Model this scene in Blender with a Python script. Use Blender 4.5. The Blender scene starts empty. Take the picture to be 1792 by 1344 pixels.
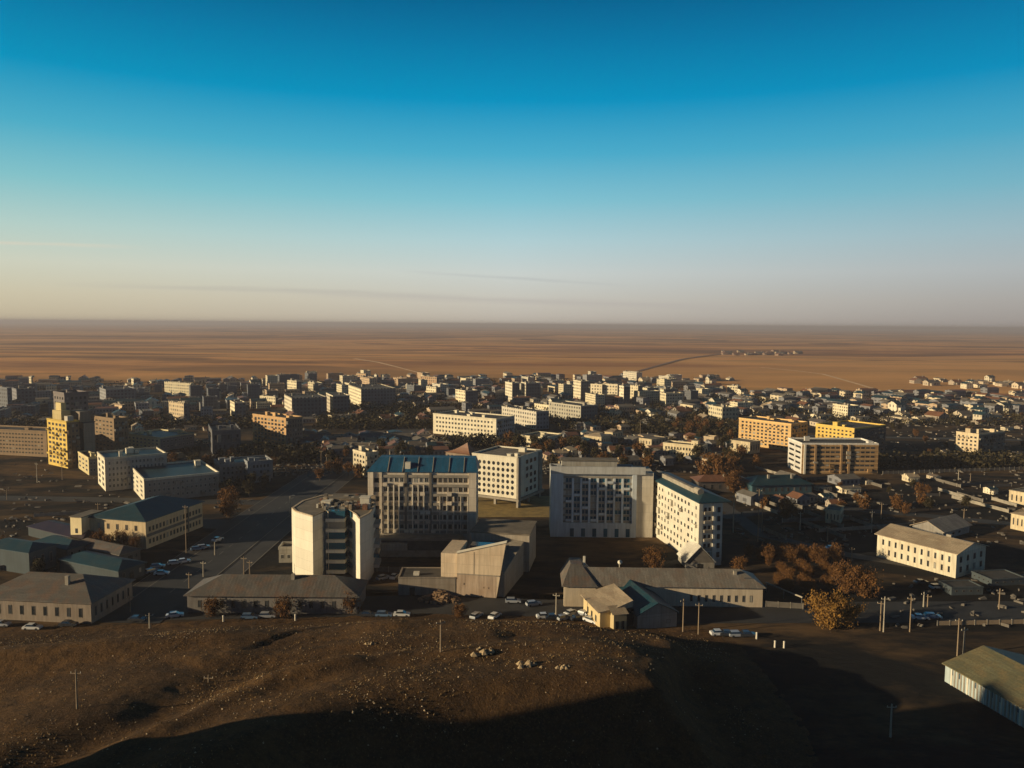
import bpy, math, random
from mathutils import Vector, Matrix, noise as mnoise
random.seed(7)
R = math.radians
sc = bpy.context.scene
COL = sc.collection

# ------------------------------------------------------------------ camera
F = 1354.0; CX, CY = 896.0, 672.0; CAMZ = 76.0
PITCH = math.atan((CY - 567.5) / F); ROLL = R(0.45)
cam = bpy.data.objects.new('camera', bpy.data.cameras.new('camera')); COL.objects.link(cam)
cam.data.sensor_width = 36.0; cam.data.lens = 36.0 * F / 1792.0
cam.data.clip_start = 1.0; cam.data.clip_end = 300000.0
CROT = Matrix.Rotation(math.pi / 2 - PITCH, 3, 'X') @ Matrix.Rotation(ROLL, 3, 'Z')
cam.matrix_world = Matrix.Translation((0, 0, CAMZ)) @ CROT.to_4x4()
sc.camera = cam
CINV = CROT.transposed()

def G(px, py, z=0.0):
    """photo pixel -> point on the plane at height z"""
    d = CROT @ Vector((px - CX, -(py - CY), -F))
    t = (z - CAMZ) / d.z
    return Vector((d.x * t, d.y * t, z))
def cc(p): return CINV @ (Vector(p) - Vector((0, 0, CAMZ)))
def height_at(p, py):
    a = cc((p[0], p[1], 0)); b = cc((p[0], p[1], 1)) - a
    k = -(py - CY) / F          # y = k * (-z)
    return -(a.y + k * a.z) / (b.y + k * b.z)
def reach(p, d, px):
    a = cc((p[0], p[1], 0)); b = cc((p[0] + d[0], p[1] + d[1], 0)) - a
    k = (px - CX) / F
    return -(a.x + k * a.z) / (b.x + k * b.z)

# ------------------------------------------------------------------ materials
def new_mat(name):
    m = bpy.data.materials.new(name); m.use_nodes = True
    nt = m.node_tree; b = nt.nodes['Principled BSDF']
    return m, nt, b
def N(nt, t, **kw):
    n = nt.nodes.new(t)
    for k, v in kw.items(): setattr(n, k, v)
    return n
def math_n(nt, op, a, b=None, c=None):
    n = N(nt, 'ShaderNodeMath', operation=op)
    for i, v in enumerate((a, b, c)):
        if v is None: continue
        if isinstance(v, (int, float)): n.inputs[i].default_value = v
        else: nt.links.new(v, n.inputs[i])
    return n.outputs[0]
def mixc(nt, f, a, b, mode='MIX'):
    n = N(nt, 'ShaderNodeMix', data_type='RGBA', blend_type=mode)
    for s, v in ((n.inputs[0], f), (n.inputs[6], a), (n.inputs[7], b)):
        if isinstance(v, (int, float)): s.default_value = v
        elif isinstance(v, (tuple, list)): s.default_value = (*v[:3], 1)
        else: nt.links.new(v, s)
    return n.outputs[2]
def noise_n(nt, vec, scale, detail=4, rough=.55, dist=0.0):
    n = N(nt, 'ShaderNodeTexNoise'); n.inputs['Scale'].default_value = scale
    n.inputs['Detail'].default_value = detail; n.inputs['Roughness'].default_value = rough
    n.inputs['Distortion'].default_value = dist
    if vec is not None: nt.links.new(vec, n.inputs['Vector'])
    return n.outputs['Fac']
def ramp(nt, fac, stops, interp='LINEAR'):
    n = N(nt, 'ShaderNodeValToRGB'); e = n.color_ramp.elements; n.color_ramp.interpolation = interp
    while len(e) < len(stops): e.new(.5)
    for i, (p, c) in enumerate(stops):
        e[i].position = p
        e[i].color = (c, c, c, 1) if isinstance(c, (int, float)) else (*c, 1)
    nt.links.new(fac, n.inputs[0]); return n.outputs[0]
def mapping(nt, vec, scale=(1, 1, 1), loc=(0, 0, 0), rot=(0, 0, 0)):
    n = N(nt, 'ShaderNodeMapping'); n.inputs['Scale'].default_value = scale
    n.inputs['Location'].default_value = loc; n.inputs['Rotation'].default_value = rot
    nt.links.new(vec, n.inputs['Vector']); return n.outputs[0]
def bump(nt, b, h, strength=.4, dist=.1):
    n = N(nt, 'ShaderNodeBump'); n.inputs['Strength'].default_value = strength; n.inputs['Distance'].default_value = dist
    nt.links.new(h, n.inputs['Height']); nt.links.new(n.outputs[0], b.inputs['Normal'])

_wm = {}
def wall_mat(col, stain=.45, win=None, joints=True, key=None):
    """weathered rendered / panel wall; win=(bay, storey, wf, hf, glass) adds a far facade's openings"""
    k = (col, stain, win, joints)
    if k in _wm: return _wm[k]
    m, nt, b = new_mat('wall_finish')
    tc = N(nt, 'ShaderNodeTexCoord'); g = tc.outputs['Object']
    geo = N(nt, 'ShaderNodeNewGeometry')
    streak = noise_n(nt, mapping(nt, g, (1.3, 1.3, .12)), 1.0, 5, .6)
    blot = noise_n(nt, g, .22, 5, .6)
    c = mixc(nt, ramp(nt, streak, [(.35, 0), (.75, 1)]), col, tuple(x * (1 - stain) for x in col))
    c = mixc(nt, ramp(nt, blot, [(.45, 0), (.7, stain)]), c, (col[0] * .6, col[1] * .5, col[2] * .4))
    oi = N(nt, 'ShaderNodeObjectInfo')
    sep = N(nt, 'ShaderNodeSeparateXYZ'); nt.links.new(g, sep.inputs[0])
    u = math_n(nt, 'ADD', sep.outputs[0], sep.outputs[1]); v = sep.outputs[2]
    if joints:
        ju = math_n(nt, 'LESS_THAN', math_n(nt, 'FRACT', math_n(nt, 'DIVIDE', u, 3.2)), .035)
        jv = math_n(nt, 'LESS_THAN', math_n(nt, 'FRACT', math_n(nt, 'DIVIDE', v, 3.0)), .04)
        c = mixc(nt, math_n(nt, 'MULTIPLY', math_n(nt, 'MAXIMUM', ju, jv), .45), c, tuple(x * .45 for x in col))
    rough = .85
    pn = N(nt, 'ShaderNodeTexWhiteNoise', noise_dimensions='3D'); pc = N(nt, 'ShaderNodeCombineXYZ')
    nt.links.new(math_n(nt, 'FLOOR', math_n(nt, 'DIVIDE', u, 3.2)), pc.inputs[0]); nt.links.new(math_n(nt, 'FLOOR', math_n(nt, 'DIVIDE', v, 3.0)), pc.inputs[1])
    nt.links.new(pc.outputs[0], pn.inputs['Vector'])
    if joints: c = mixc(nt, math_n(nt, 'MULTIPLY', pn.outputs['Value'], .28), c, tuple(x * .55 for x in col))
    if win:
        bay, st, wf, hf, gl = win
        sn = N(nt, 'ShaderNodeSeparateXYZ'); nt.links.new(geo.outputs['True Normal'], sn.inputs[0])
        vert = math_n(nt, 'LESS_THAN', math_n(nt, 'ABSOLUTE', sn.outputs[2]), .5)
        fu = math_n(nt, 'FRACT', math_n(nt, 'DIVIDE', math_n(nt, 'ADD', u, 100 * bay), bay))
        fv = math_n(nt, 'FRACT', math_n(nt, 'DIVIDE', v, st))
        mu = math_n(nt, 'LESS_THAN', math_n(nt, 'ABSOLUTE', math_n(nt, 'SUBTRACT', fu, .5)), wf / 2)
        mv = math_n(nt, 'LESS_THAN', math_n(nt, 'ABSOLUTE', math_n(nt, 'SUBTRACT', fv, .55)), hf / 2)
        wn = N(nt, 'ShaderNodeTexWhiteNoise', noise_dimensions='3D')
        cb = N(nt, 'ShaderNodeCombineXYZ')
        nt.links.new(math_n(nt, 'FLOOR', math_n(nt, 'DIVIDE', math_n(nt, 'ADD', u, 100 * bay), bay)), cb.inputs[0])
        nt.links.new(math_n(nt, 'FLOOR', math_n(nt, 'DIVIDE', v, st)), cb.inputs[1])
        nt.links.new(oi.outputs['Random'], cb.inputs[2]); nt.links.new(cb.outputs[0], wn.inputs['Vector'])
        mask = math_n(nt, 'MULTIPLY', math_n(nt, 'MULTIPLY', mu, mv), vert)
        mask = math_n(nt, 'MULTIPLY', mask, ramp(nt, wn.outputs['Value'], [(.0, .35), (.35, 1)]))
        c = mixc(nt, mask, c, gl)
    # every building of a finish has its own slight tone
    tone = math_n(nt, 'ADD', math_n(nt, 'MULTIPLY', oi.outputs['Random'], .3), .82)
    hs = N(nt, 'ShaderNodeHueSaturation'); nt.links.new(tone, hs.inputs['Value']); nt.links.new(c, hs.inputs['Color'])
    nt.links.new(hs.outputs[0], b.inputs['Base Color'])
    b.inputs['Roughness'].default_value = rough
    bump(nt, b, noise_n(nt, g, 2.5, 4), .25, .05)
    _wm[k] = m; return m

def plain(name, col, rough=.7, metal=0.0, var=.25, scale=1.0, spec=.5):
    m, nt, b = new_mat(name)
    tc = N(nt, 'ShaderNodeTexCoord')
    f = noise_n(nt, tc.outputs['Object'], scale, 5, .6)
    c = mixc(nt, ramp(nt, f, [(.35, 0), (.7, 1)]), col, tuple(x * (1 - var) for x in col))
    nt.links.new(c, b.inputs['Base Color'])
    b.inputs['Roughness'].default_value = rough; b.inputs['Metallic'].default_value = metal
    b.inputs['Specular IOR Level'].default_value = spec
    return m

def roof_mat(name, col, rust=(.22, .12, .07), amount=.35, rib=.9, axis=0, rough=.55):
    m, nt, b = new_mat(name)
    tc = N(nt, 'ShaderNodeTexCoord'); g = tc.outputs['Object']
    f = noise_n(nt, g, .35, 6, .62); f2 = noise_n(nt, g, 3.0, 3)
    c = mixc(nt, ramp(nt, f, [(.44, 0), (.62, amount)]), col, rust)
    pf = noise_n(nt, mapping(nt, g, (.5, .12, .3)), 1.0, 3)
    c = mixc(nt, ramp(nt, pf, [(.5, 0), (.56, .35)]), c, tuple(min(1, x * 1.7) for x in col))
    c = mixc(nt, ramp(nt, f2, [(.35, 0), (.7, .6)]), c, tuple(x * .5 for x in col))
    sep = N(nt, 'ShaderNodeSeparateXYZ'); nt.links.new(g, sep.inputs[0])
    fr = math_n(nt, 'FRACT', math_n(nt, 'DIVIDE', sep.outputs[axis], rib))
    line = math_n(nt, 'LESS_THAN', fr, .12)
    c = mixc(nt, math_n(nt, 'MULTIPLY', line, .3), c, tuple(x * .5 for x in col))
    nt.links.new(c, b.inputs['Base Color']); b.inputs['Roughness'].default_value = rough
    bump(nt, b, math_n(nt, 'PINGPONG', fr, .5), .35, .08)
    return m

def glass_mat(name, a, bcol, rough=.25, spec=.35):
    m, nt, b = new_mat(name)
    oi = N(nt, 'ShaderNodeObjectInfo')
    c = ramp(nt, oi.outputs['Random'], [(0, a), (.55, a), (.62, bcol), (.9, bcol), (.93, (.32, .3, .25))], 'CONSTANT')
    nt.links.new(c, b.inputs['Base Color']); b.inputs['Roughness'].default_value = rough
    b.inputs['Specular IOR Level'].default_value = spec
    return m

GL = (.03, .033, .035)
M = {}
M['glass'] = glass_mat('window_glass', (.018, .022, .026), (.05, .055, .06))
M['glass_blue'] = glass_mat('blue_window_glass', (.012, .06, .1), (.02, .09, .14), .2, .5)
M['frame'] = plain('window_frame_paint', (.5, .48, .43), .6)
M['frame_tan'] = plain('tan_window_frame', (.3, .22, .12), .7)
M['hole'] = plain('dark_opening', (.012, .012, .012), .9)
M['tar'] = plain('tar_roofing', (.06, .055, .05), .9, var=.5, scale=.3)
M['tar_light'] = plain('dusty_roofing', (.2, .165, .12), .9, var=.5, scale=.3)
M['teal_roof'] = roof_mat('teal_metal_roof', (.007, .042, .06), rust=(.06, .07, .06), amount=.4)
M['teal_roof_y'] = roof_mat('teal_metal_roof_across', (.008, .045, .062), rust=(.06, .07, .06), amount=.4, axis=1)
M['blue_roof'] = roof_mat('blue_metal_roof', (.006, .085, .17), amount=.05)
M['tin'] = roof_mat('old_tin_roof', (.12, .11, .095), amount=.6)
M['tin_y'] = roof_mat('old_tin_roof_across', (.14, .13, .115), amount=.5, axis=1)
M['slate'] = roof_mat('fibre_cement_roof', (.2, .18, .15), amount=.4)
M['tan_roof'] = roof_mat('dusty_tan_roof', (.42, .33, .22), amount=.3, axis=1)
M['white_roof'] = roof_mat('white_metal_roof', (.62, .58, .5), amount=.1, axis=1)
M['rust_roof'] = roof_mat('rusty_roof', (.2, .09, .045), amount=.5)
M['green_roof'] = roof_mat('green_metal_roof', (.15, .14, .075), rust=(.3, .2, .08), amount=.5, axis=0)
M['plum_roof'] = roof_mat('plum_metal_roof', (.02, .012, .03), amount=.1)
M['white_paint'] = plain('white_render', (.68, .62, .5), .8, var=.15)
M['concrete'] = plain('concrete', (.33, .29, .23), .9, var=.35, scale=.5)
M['conc_dark'] = plain('dark_concrete', (.16, .14, .115), .9, var=.35, scale=.5)
M['wood'] = plain('pole_wood', (.3, .22, .14), .9, scale=2)
M['conc_pole'] = plain('pole_concrete', (.4, .35, .27), .9, scale=2)
M['steel'] = plain('grey_steel', (.2, .2, .2), .5, metal=.6)
M['tyre'] = plain('tyre_rubber', (.02, .02, .02), .9)
M['carglass'] = plain('car_glass', (.015, .02, .025), .08, var=0, spec=.8)
M['lamp_glass'] = plain('headlight_glass', (.7, .7, .65), .15, var=0)

# ------------------------------------------------------------------ mesh helpers
class MB:
    def __init__(s): s.v = []; s.f = []; s.m = []
    def poly(s, pts, mi=0):
        i = len(s.v); s.v += [tuple(p) for p in pts]; s.f.append(tuple(range(i, i + len(pts)))); s.m.append(mi); return s
    def box(s, x0, x1, y0, y1, z0, z1, mi=0):
        i = len(s.v)
        s.v += [(x0, y0, z0), (x1, y0, z0), (x1, y1, z0), (x0, y1, z0), (x0, y0, z1), (x1, y0, z1), (x1, y1, z1), (x0, y1, z1)]
        for q in ((3, 2, 1, 0), (4, 5, 6, 7), (0, 1, 5, 4), (1, 2, 6, 5), (2, 3, 7, 6), (3, 0, 4, 7)):
            s.f.append(tuple(i + a for a in q)); s.m.append(mi)
        return s
    def prism(s, pts, z0, z1, mi=0, mtop=None):
        n = len(pts); i = len(s.v)
        zt = z1 if isinstance(z1, (list, tuple)) else [z1] * n
        zb = z0 if isinstance(z0, (list, tuple)) else [z0] * n
        s.v += [(p[0], p[1], zb[k]) for k, p in enumerate(pts)] + [(p[0], p[1], zt[k]) for k, p in enumerate(pts)]
        for k in range(n):
            k2 = (k + 1) % n
            s.f.append((i + k, i + k2, i + n + k2, i + n + k)); s.m.append(mi)
        s.f.append(tuple(i + n + k for k in range(n))); s.m.append(mi if mtop is None else mtop)
        s.f.append(tuple(i + k for k in reversed(range(n)))); s.m.append(mi)
        return s
    def tube(s, a, b, r0, r1=None, n=8, mi=0):
        r1 = r0 if r1 is None else r1
        a, b = Vector(a), Vector(b); d = (b - a).normalized()
        u = d.orthogonal().normalized(); w = d.cross(u); i = len(s.v)
        for c, r in ((a, r0), (b, r1)):
            for k in range(n):
                t = 2 * math.pi * k / n; s.v.append(tuple(c + u * math.cos(t) * r + w * math.sin(t) * r))
        for k in range(n):
            k2 = (k + 1) % n; s.f.append((i + k, i + k2, i + n + k2, i + n + k)); s.m.append(mi)
        s.f.append(tuple(i + k for k in reversed(range(n)))); s.m.append(mi)
        s.f.append(tuple(i + n + k for k in range(n))); s.m.append(mi); return s
    def mesh(s, name, mats):
        me = bpy.data.meshes.new(name); me.from_pydata(s.v, [], s.f)
        for m in (mats if isinstance(mats, (list, tuple)) else [mats]): me.materials.append(m)
        me.polygons.foreach_set('material_index', s.m); me.update(); return me
    def obj(s, name, mats, parent=None, loc=None):
        o = bpy.data.objects.new(name, s.mesh(name, mats)); COL.objects.link(o)
        if parent: o.parent = parent
        if loc is not None: o.location = loc
        return o
def tag(o, label=None, cat=None, group=None, kind=None):
    if label: o['label'] = label
    if cat: o['category'] = cat
    if group: o['group'] = group
    if kind: o['kind'] = kind
    return o
def empty(name, loc, rz, label, cat, group=None):
    o = bpy.data.objects.new(name, None); COL.objects.link(o); o.empty_display_size = 1
    o.location = loc; o.rotation_euler = (0, 0, rz); return tag(o, label, cat, group)
def copy_tree(o, parent=None):
    c = o.copy(); COL.objects.link(c); c.parent = parent
    for ch in o.children: copy_tree(ch, c)
    return c

# unit window: spans -.5...5 in x and z, faces -y
def window_mesh(frame, glass, fr=.1, mull=True):
    b = MB(); t = fr
    b.box(-.5, .5, -.04, .02, -.5, -.5 + t, 0).box(-.5, .5, -.04, .02, .5 - t, .5, 0)
    b.box(-.5, -.5 + t, -.04, .02, -.5 + t, .5 - t, 0).box(.5 - t, .5, -.04, .02, -.5 + t, .5 - t, 0)
    if mull: b.box(-.03, .03, -.03, .02, -.5 + t, .5 - t, 0)
    b.poly([(-.5 + t, -.015, -.5 + t), (.5 - t, -.015, -.5 + t), (.5 - t, -.015, .5 - t), (-.5 + t, -.015, .5 - t)], 1)
    return b.mesh('window', [frame, glass])
WM = {'std': window_mesh(M['frame'], M['glass']), 'tan': window_mesh(M['frame_tan'], M['glass'], .06),
      'blue': window_mesh(M['frame'], M['glass_blue'], .07), 'dark': window_mesh(M['conc_dark'], M['glass'], .06, False)}
def hole_mesh():      # round-headed hooded opening
    b = MB(); ring = []; n = 12
    for k in range(n):
        t = 2 * math.pi * k / n; ring.append((.5 * math.cos(t), -.03, .5 * math.sin(t)))
    b.poly(ring, 0)
    r2 = [(x * .7, -.05, z * .7 - .08) for x, y, z in ring]; b.poly(r2, 1)
    return b.mesh('window', [M['hole'], M['glass']])
WM['hole'] = hole_mesh()

class B:
    """A building: an Empty at its nearest ground corner, local x along the right-hand face, local y along the left-hand face."""
    def __init__(s, name, label, xL, xN, xR, yb, yt, ang, dep=None, wid=None, cat='building', group=None, z=0.0):
        p = G(xN, yb, z); a = R(ang)
        d1 = (math.cos(a), math.sin(a)); d2 = (-math.sin(a), math.cos(a))
        s.W = wid if wid else reach(p, d1, xR)
        s.D = dep if dep else reach(p, d2, xL)
        if not 0 < s.W < 80: s.W = 14.0
        if not 0 < s.D < 80: s.D = 14.0
        s.H = height_at(p, yt) - z
        if not (2.5 < s.W < 42 and 2.5 < s.D < 42): print('ODD', name, label, round(s.W, 1), round(s.D, 1), round(s.H, 1))
        s.root = empty(name, p, a, label, cat, group); s.p = p; s.a = a; s.wins = []
        OCC.append((p.x + (d1[0] * s.W + d2[0] * s.D) / 2, p.y + (d1[1] * s.W + d2[1] * s.D) / 2, max(s.W, s.D) * .55))
    def wall(s, m, z1=None, z0=-.5):
        s.wm = m; s.zt = s.H if z1 is None else z1
        b = MB(); b.box(0, s.W, 0, s.D, z0, s.zt)
        return b.obj('wall', m, s.root)
    def part(s, name, m, x0, x1, y0, y1, z0, z1):
        return MB().box(x0, x1, y0, y1, z0, z1).obj(name, m, s.root)
    def flat(s, m=None, pm=None, par=.9, t=.35, o=.12):
        """roof deck and a parapet standing slightly proud of the wall"""
        z = s.zt; W, D = s.W, s.D
        MB().box(t, W - t, t, D - t, z, z + .12).obj('roof', m or M['tar'], s.root)
        b = MB(); pm = pm or s.wm
        b.box(-o, W + o, -o, t, z + .003, z + par).box(-o, W + o, D - t, D + o, z + .003, z + par)
        b.box(-o, t, t, D - t, z + .003, z + par).box(W - t, W + o, t, D - t, z + .003, z + par)
        return b.obj('parapet', pm, s.root)
    def clutter(s, n, m=None, hmax=2.2, seed=1, smin=1.2, smax=3.2):
        rr = random.Random(seed)
        for k in range(n):
            w, d, h = rr.uniform(smin, smax), rr.uniform(smin, smax), rr.uniform(.8, hmax)
            x = rr.uniform(.8, max(.9, s.W - w - .8)); y = rr.uniform(.8, max(.9, s.D - d - .8))
            b = MB().box(x, x + w, y, y + d, s.zt + .1, s.zt + h)
            b.box(x - .15, x + w + .15, y - .15, y + d + .15, s.zt + h + .002, s.zt + h + .15)
            b.obj('roof_hut', m or s.wm, s.root)
    def pitched(s, kind, m, rise, ov=.6, ridge_in=None, gable=None, th=.18):
        """kind 'x': ridge along x with gables; 'y': along y; 'hip': hipped along the longer side"""
        z = s.zt + .01; W, D = s.W, s.D; x0, x1, y0, y1 = -ov, W + ov, -ov, D + ov
        if kind in ('x', 'hipx'):
            r = 0 if kind == 'x' else (ridge_in if ridge_in else D / 2)
            a, b_ = (x0 + r, D / 2, z + rise), (x1 - r, D / 2, z + rise)
            e = [(x0, y0, z), (x1, y0, z), (x1, y1, z), (x0, y1, z)]
            faces = [(e[0], e[1], b_, a), (e[2], e[3], a, b_), (e[1], e[2], b_), (e[3], e[0], a)]
            g = [((0, 0, z), (0, D, z), (0, D / 2, z + rise * .96)), ((W, 0, z), (W, D, z), (W, D / 2, z + rise * .96))]
        else:
            r = 0 if kind == 'y' else (ridge_in if ridge_in else W / 2)
            a, b_ = (W / 2, y0 + r, z + rise), (W / 2, y1 - r, z + rise)
            e = [(x0, y0, z), (x1, y0, z), (x1, y1, z), (x0, y1, z)]
            faces = [(e[1], e[2], b_, a), (e[3], e[0], a, b_), (e[0], e[1], a), (e[2], e[3], b_)]
            g = [((0, 0, z), (W, 0, z), (W / 2, 0, z + rise * .96)), ((0, D, z), (W, D, z), (W / 2, D, z + rise * .96))]
        b = MB()
        if r == 0: faces = faces[:2]
        up = Vector((0, 0, th))
        for f in faces:
            f = [Vector(p) for p in f]; b.poly([p + up for p in f]); b.poly([p for p in reversed(f)])
            n = len(f)
            for k in range(n): b.poly([f[k], f[(k + 1) % n], f[(k + 1) % n] + up, f[k] + up])
        b.obj('roof', m, s.root)
        if r == 0:
            t = MB()
            for tri in g:
                ax = 0 if kind == 'x' else 1
                off = Vector((.15, 0, 0)) if ax == 0 else Vector((0, .15, 0))
                sgn = 1 if (tri[0][ax] < .01) else -1
                A = [Vector(p) for p in tri]; Bq = [p + off * sgn for p in A]
                t.poly(A).poly(Bq[::-1])
                for k in range(3): t.poly([A[k], A[(k + 1) % 3], Bq[(k + 1) % 3], Bq[k]])
            t.obj('gable', gable or s.wm, s.root)
    def windows(s, face, rows, cols, z0, z1, u0=None, u1=None, wf=.5, hf=.55, kind='std', skip=0.0, seed=3, rag=0.0):
        L = s.W if face in 'FB' else s.D
        u0 = .04 * L if u0 is None else u0; u1 = .96 * L if u1 is None else u1
        du = (u1 - u0) / cols; dv = (z1 - z0) / rows; rr = random.Random(seed)
        for r in range(rows):
            for c in range(cols):
                if rr.random() < skip: continue
                u = u0 + (c + .5) * du; v = z0 + (r + .5) * dv
                if face == 'F': loc, rz = (u, 0, v), 0
                elif face == 'L': loc, rz = (0, u, v), -math.pi / 2
                elif face == 'R': loc, rz = (s.W, u, v), math.pi / 2
                else: loc, rz = (u, s.D, v), math.pi
                k = 1 + rr.uniform(-rag, rag)
                s.wins.append((kind, loc, rz, du * wf * k, dv * hf))
    def done(s):
        """the first 96 openings as parts, any others as one part"""
        for kind, loc, rz, w, h in s.wins[:96]:
            o = bpy.data.objects.new('window', WM[kind]); COL.objects.link(o); o.parent = s.root
            o.location = loc; o.rotation_euler = (0, 0, rz); o.scale = (w, 1.6, h)
        rest = s.wins[96:]
        if rest:
            b = MB(); mats = None
            for kind, loc, rz, w, h in rest:
                me = WM[kind]; mats = [m for m in me.materials]; i = len(b.v)
                T = Matrix.Translation(loc) @ Matrix.Rotation(rz, 4, 'Z') @ Matrix.Diagonal((w, 1.6, h, 1))
                b.v += [tuple(T @ v.co) for v in me.vertices]
                for p in me.polygons: b.f.append(tuple(i + k for k in p.vertices)); b.m.append(p.material_index)
            o = b.obj('window', mats, s.root); o['kind'] = 'stuff'
        return s
OCC = []

# ------------------------------------------------------------------ hill, ground
def sm(a, b, x):
    t = min(1, max(0, (x - a) / (b - a))); return t * t * (3 - 2 * t)
def lerp_tab(tab, x):
    if x <= tab[0][0]: return tab[0][1]
    for (a, va), (b, vb) in zip(tab, tab[1:]):
        if x <= b: return va + (vb - va) * sm(a, b, x)
    return tab[-1][1]
CREST = [(-400, 2), (-200, 3.5), (-116, 5.4), (-60, 7.2), (-25, 8.6), (8, 8.6), (27, 7.4), (38, 3.0), (48, .2), (54, -.5)]
FOOT = [(-160, 185), (-110, 189), (-60, 195), (-25, 199), (5, 198), (40, 192), (70, 190)]
RIDGES = [  # points (x, y, extra height), width on the sunny side, width on the lee side
    ([(-52, 80, 7), (-45, 104, 7), (-38, 116, 6.2), (-26, 126, 5.2), (-8, 133, 4.6), (12, 136, 4.6), (27, 136, 5)], 18, 13),
    ([(-100, 85, 4.5), (-80, 110, 4.4), (-71, 124, 3.8), (-66, 138, 2.6), (-58, 150, .8)], 22, 9),
    ([(-64, 100, 2), (-55, 118, 2.2), (-46, 132, 2), (-32, 142, 1)], 5, 4),
    ([(-44, 136, 1.4), (-20, 146, 1.8), (4, 150, 1.6), (24, 150, 1)], 6, 3.5),
    ([(-170, 146, 3.2), (-120, 151, 3.2), (-86, 157, 2.8), (-55, 162, 1.6), (-30, 164, .6)], 9, 4.5),
    ([(-60, 150, 1.2), (-30, 156, 1.6), (-5, 160, 1.4)], 6, 4),
    ([(-30, 168, .8), (0, 169, 1.0), (30, 166, 1.4), (40, 160, .8)], 5, 4),
]
MAINR = [(-54, 60), (-45, 104), (-38, 116), (-26, 126), (-8, 133), (12, 136), (30, 135)]
def ridge_x(y):
    for (ax, ay), (bx, by) in zip(MAINR, MAINR[1:]):
        if by > ay and y <= by: return ax + (bx - ax) * (y - ay) / (by - ay)
    return 200
def ridge(x, y, pts, wl, wr):
    best = 1e9; res = 0
    for (ax, ay, ah), (bx, by, bh) in zip(pts, pts[1:]):
        dx, dy = bx - ax, by - ay; L2 = dx * dx + dy * dy
        t = min(1, max(0, ((x - ax) * dx + (y - ay) * dy) / L2))
        qx, qy = ax + dx * t, ay + dy * t
        ex, ey = x - qx, y - qy; d = math.hypot(ex, ey)
        if d < best:
            best = d; side = dx * ey - dy * ex    # >0: left (sunny) side of the run
            w = wl if side > 0 else wr
            res = (ah + (bh - ah) * t) * math.exp(-(d / w) ** 2)
    return res
def hill_z(x, y, rough=True):
    c = lerp_tab(CREST, x + 6 * math.sin(y * .03))
    ft = lerp_tab(FOOT, x); s = 1 - sm(ft - 34, ft, y)
    z = c * s if c > 0 else c
    k = sm(70, 40, x) * s
    for pts, wl, wr in RIDGES: z += ridge(x, y, pts, wl, wr) * k
    # hollow on the lee side of the main ridge
    yt_ = 138 + 28 * sm(22, 40, x)
    if y < yt_:
        rx = ridge_x(min(y, 135.9)); hol = max(sm(rx + 2, rx + 40, x) * sm(138, 116, y), sm(22, 40, x) * sm(yt_, yt_ - 14, y))
        z *= 1 - .88 * hol
    if rough and z > 0:
        n = mnoise.fractal((x * .035, y * .05, 3.1), 1.0, 2.1, 5) * .75 * min(1, z / 4)
        n += mnoise.noise((x * .5, y * .5, 1)) * .12 + mnoise.noise((x * 1.7, y * 1.7, 5)) * .05
        z += n
    return z
def shadow_knoll(x, y):  # unseen rise beyond the frame, added to shade the right foreground
    dy = max(0, y - 88 - 4 * mnoise.noise((x * .05, y * .02, 3)), -y); return (46 + 7 * mnoise.noise((x * .045, y * .06, 8))) * math.exp(-((x + 118) / 26) ** 2 - (dy / 4.5) ** 2)
def build_hill():
    xs = []; x = -420.0
    while x < 100:
        xs.append(x); x += 5 if x < -150 else .8
    ys = []; y = -60.0
    while y < 214:
        ys.append(y); y += 3 if y < 96 else .8
    v = []; f = []; nx = len(xs)
    for yy in ys:
        for xx in xs:
            z = hill_z(xx, yy) + shadow_knoll(xx, yy)
            e = max(sm(lerp_tab(FOOT, xx) - 2, lerp_tab(FOOT, xx) + 5, yy), sm(66, 84, xx), 0, sm(-30, -55, yy))
            v.append((xx, yy, z * (1 - e) - .5 * e if z > 0 else max(z, -.5)))
    for j in range(len(ys) - 1):
        for i in range(nx - 1):
            a = j * nx + i; f.append((a, a + 1, a + nx + 1, a + nx))
    me = bpy.data.meshes.new('hill'); me.from_pydata(v, [], f)
    for p in me.polygons: p.use_smooth = True
    m, nt, b = new_mat('dry_hill_soil')
    tc = N(nt, 'ShaderNodeTexCoord'); g = tc.outputs['Object']
    big = noise_n(nt, mapping(nt, g, (.03, .06, .1)), 1, 6, .6)
    mid = noise_n(nt, g, .35, 6, .65); fine = noise_n(nt, g, 2.6, 6, .7)
    c = mixc(nt, ramp(nt, big, [(.35, 0), (.65, 1)]), (.065, .036, .017), (.135, .074, .03))
    c = mixc(nt, ramp(nt, mid, [(.42, 0), (.6, .75)]), c, (.045, .028, .016))
    c = mixc(nt, ramp(nt, fine, [(.5, 0), (.72, .8)]), c, (.2, .12, .055))
    # pale worn wheel tracks
    nt.links.new(c, b.inputs['Base Color']); b.inputs['Roughness'].default_value = 1; b.inputs['Specular IOR Level'].default_value = .1
    bump(nt, b, math_n(nt, 'ADD', fine, math_n(nt, 'MULTIPLY', mid, 2.0)), .9, .35)
    me.materials.append(m)
    o = bpy.data.objects.new('hill', me); COL.objects.link(o); tag(o, kind='structure')
build_hill()

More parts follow.
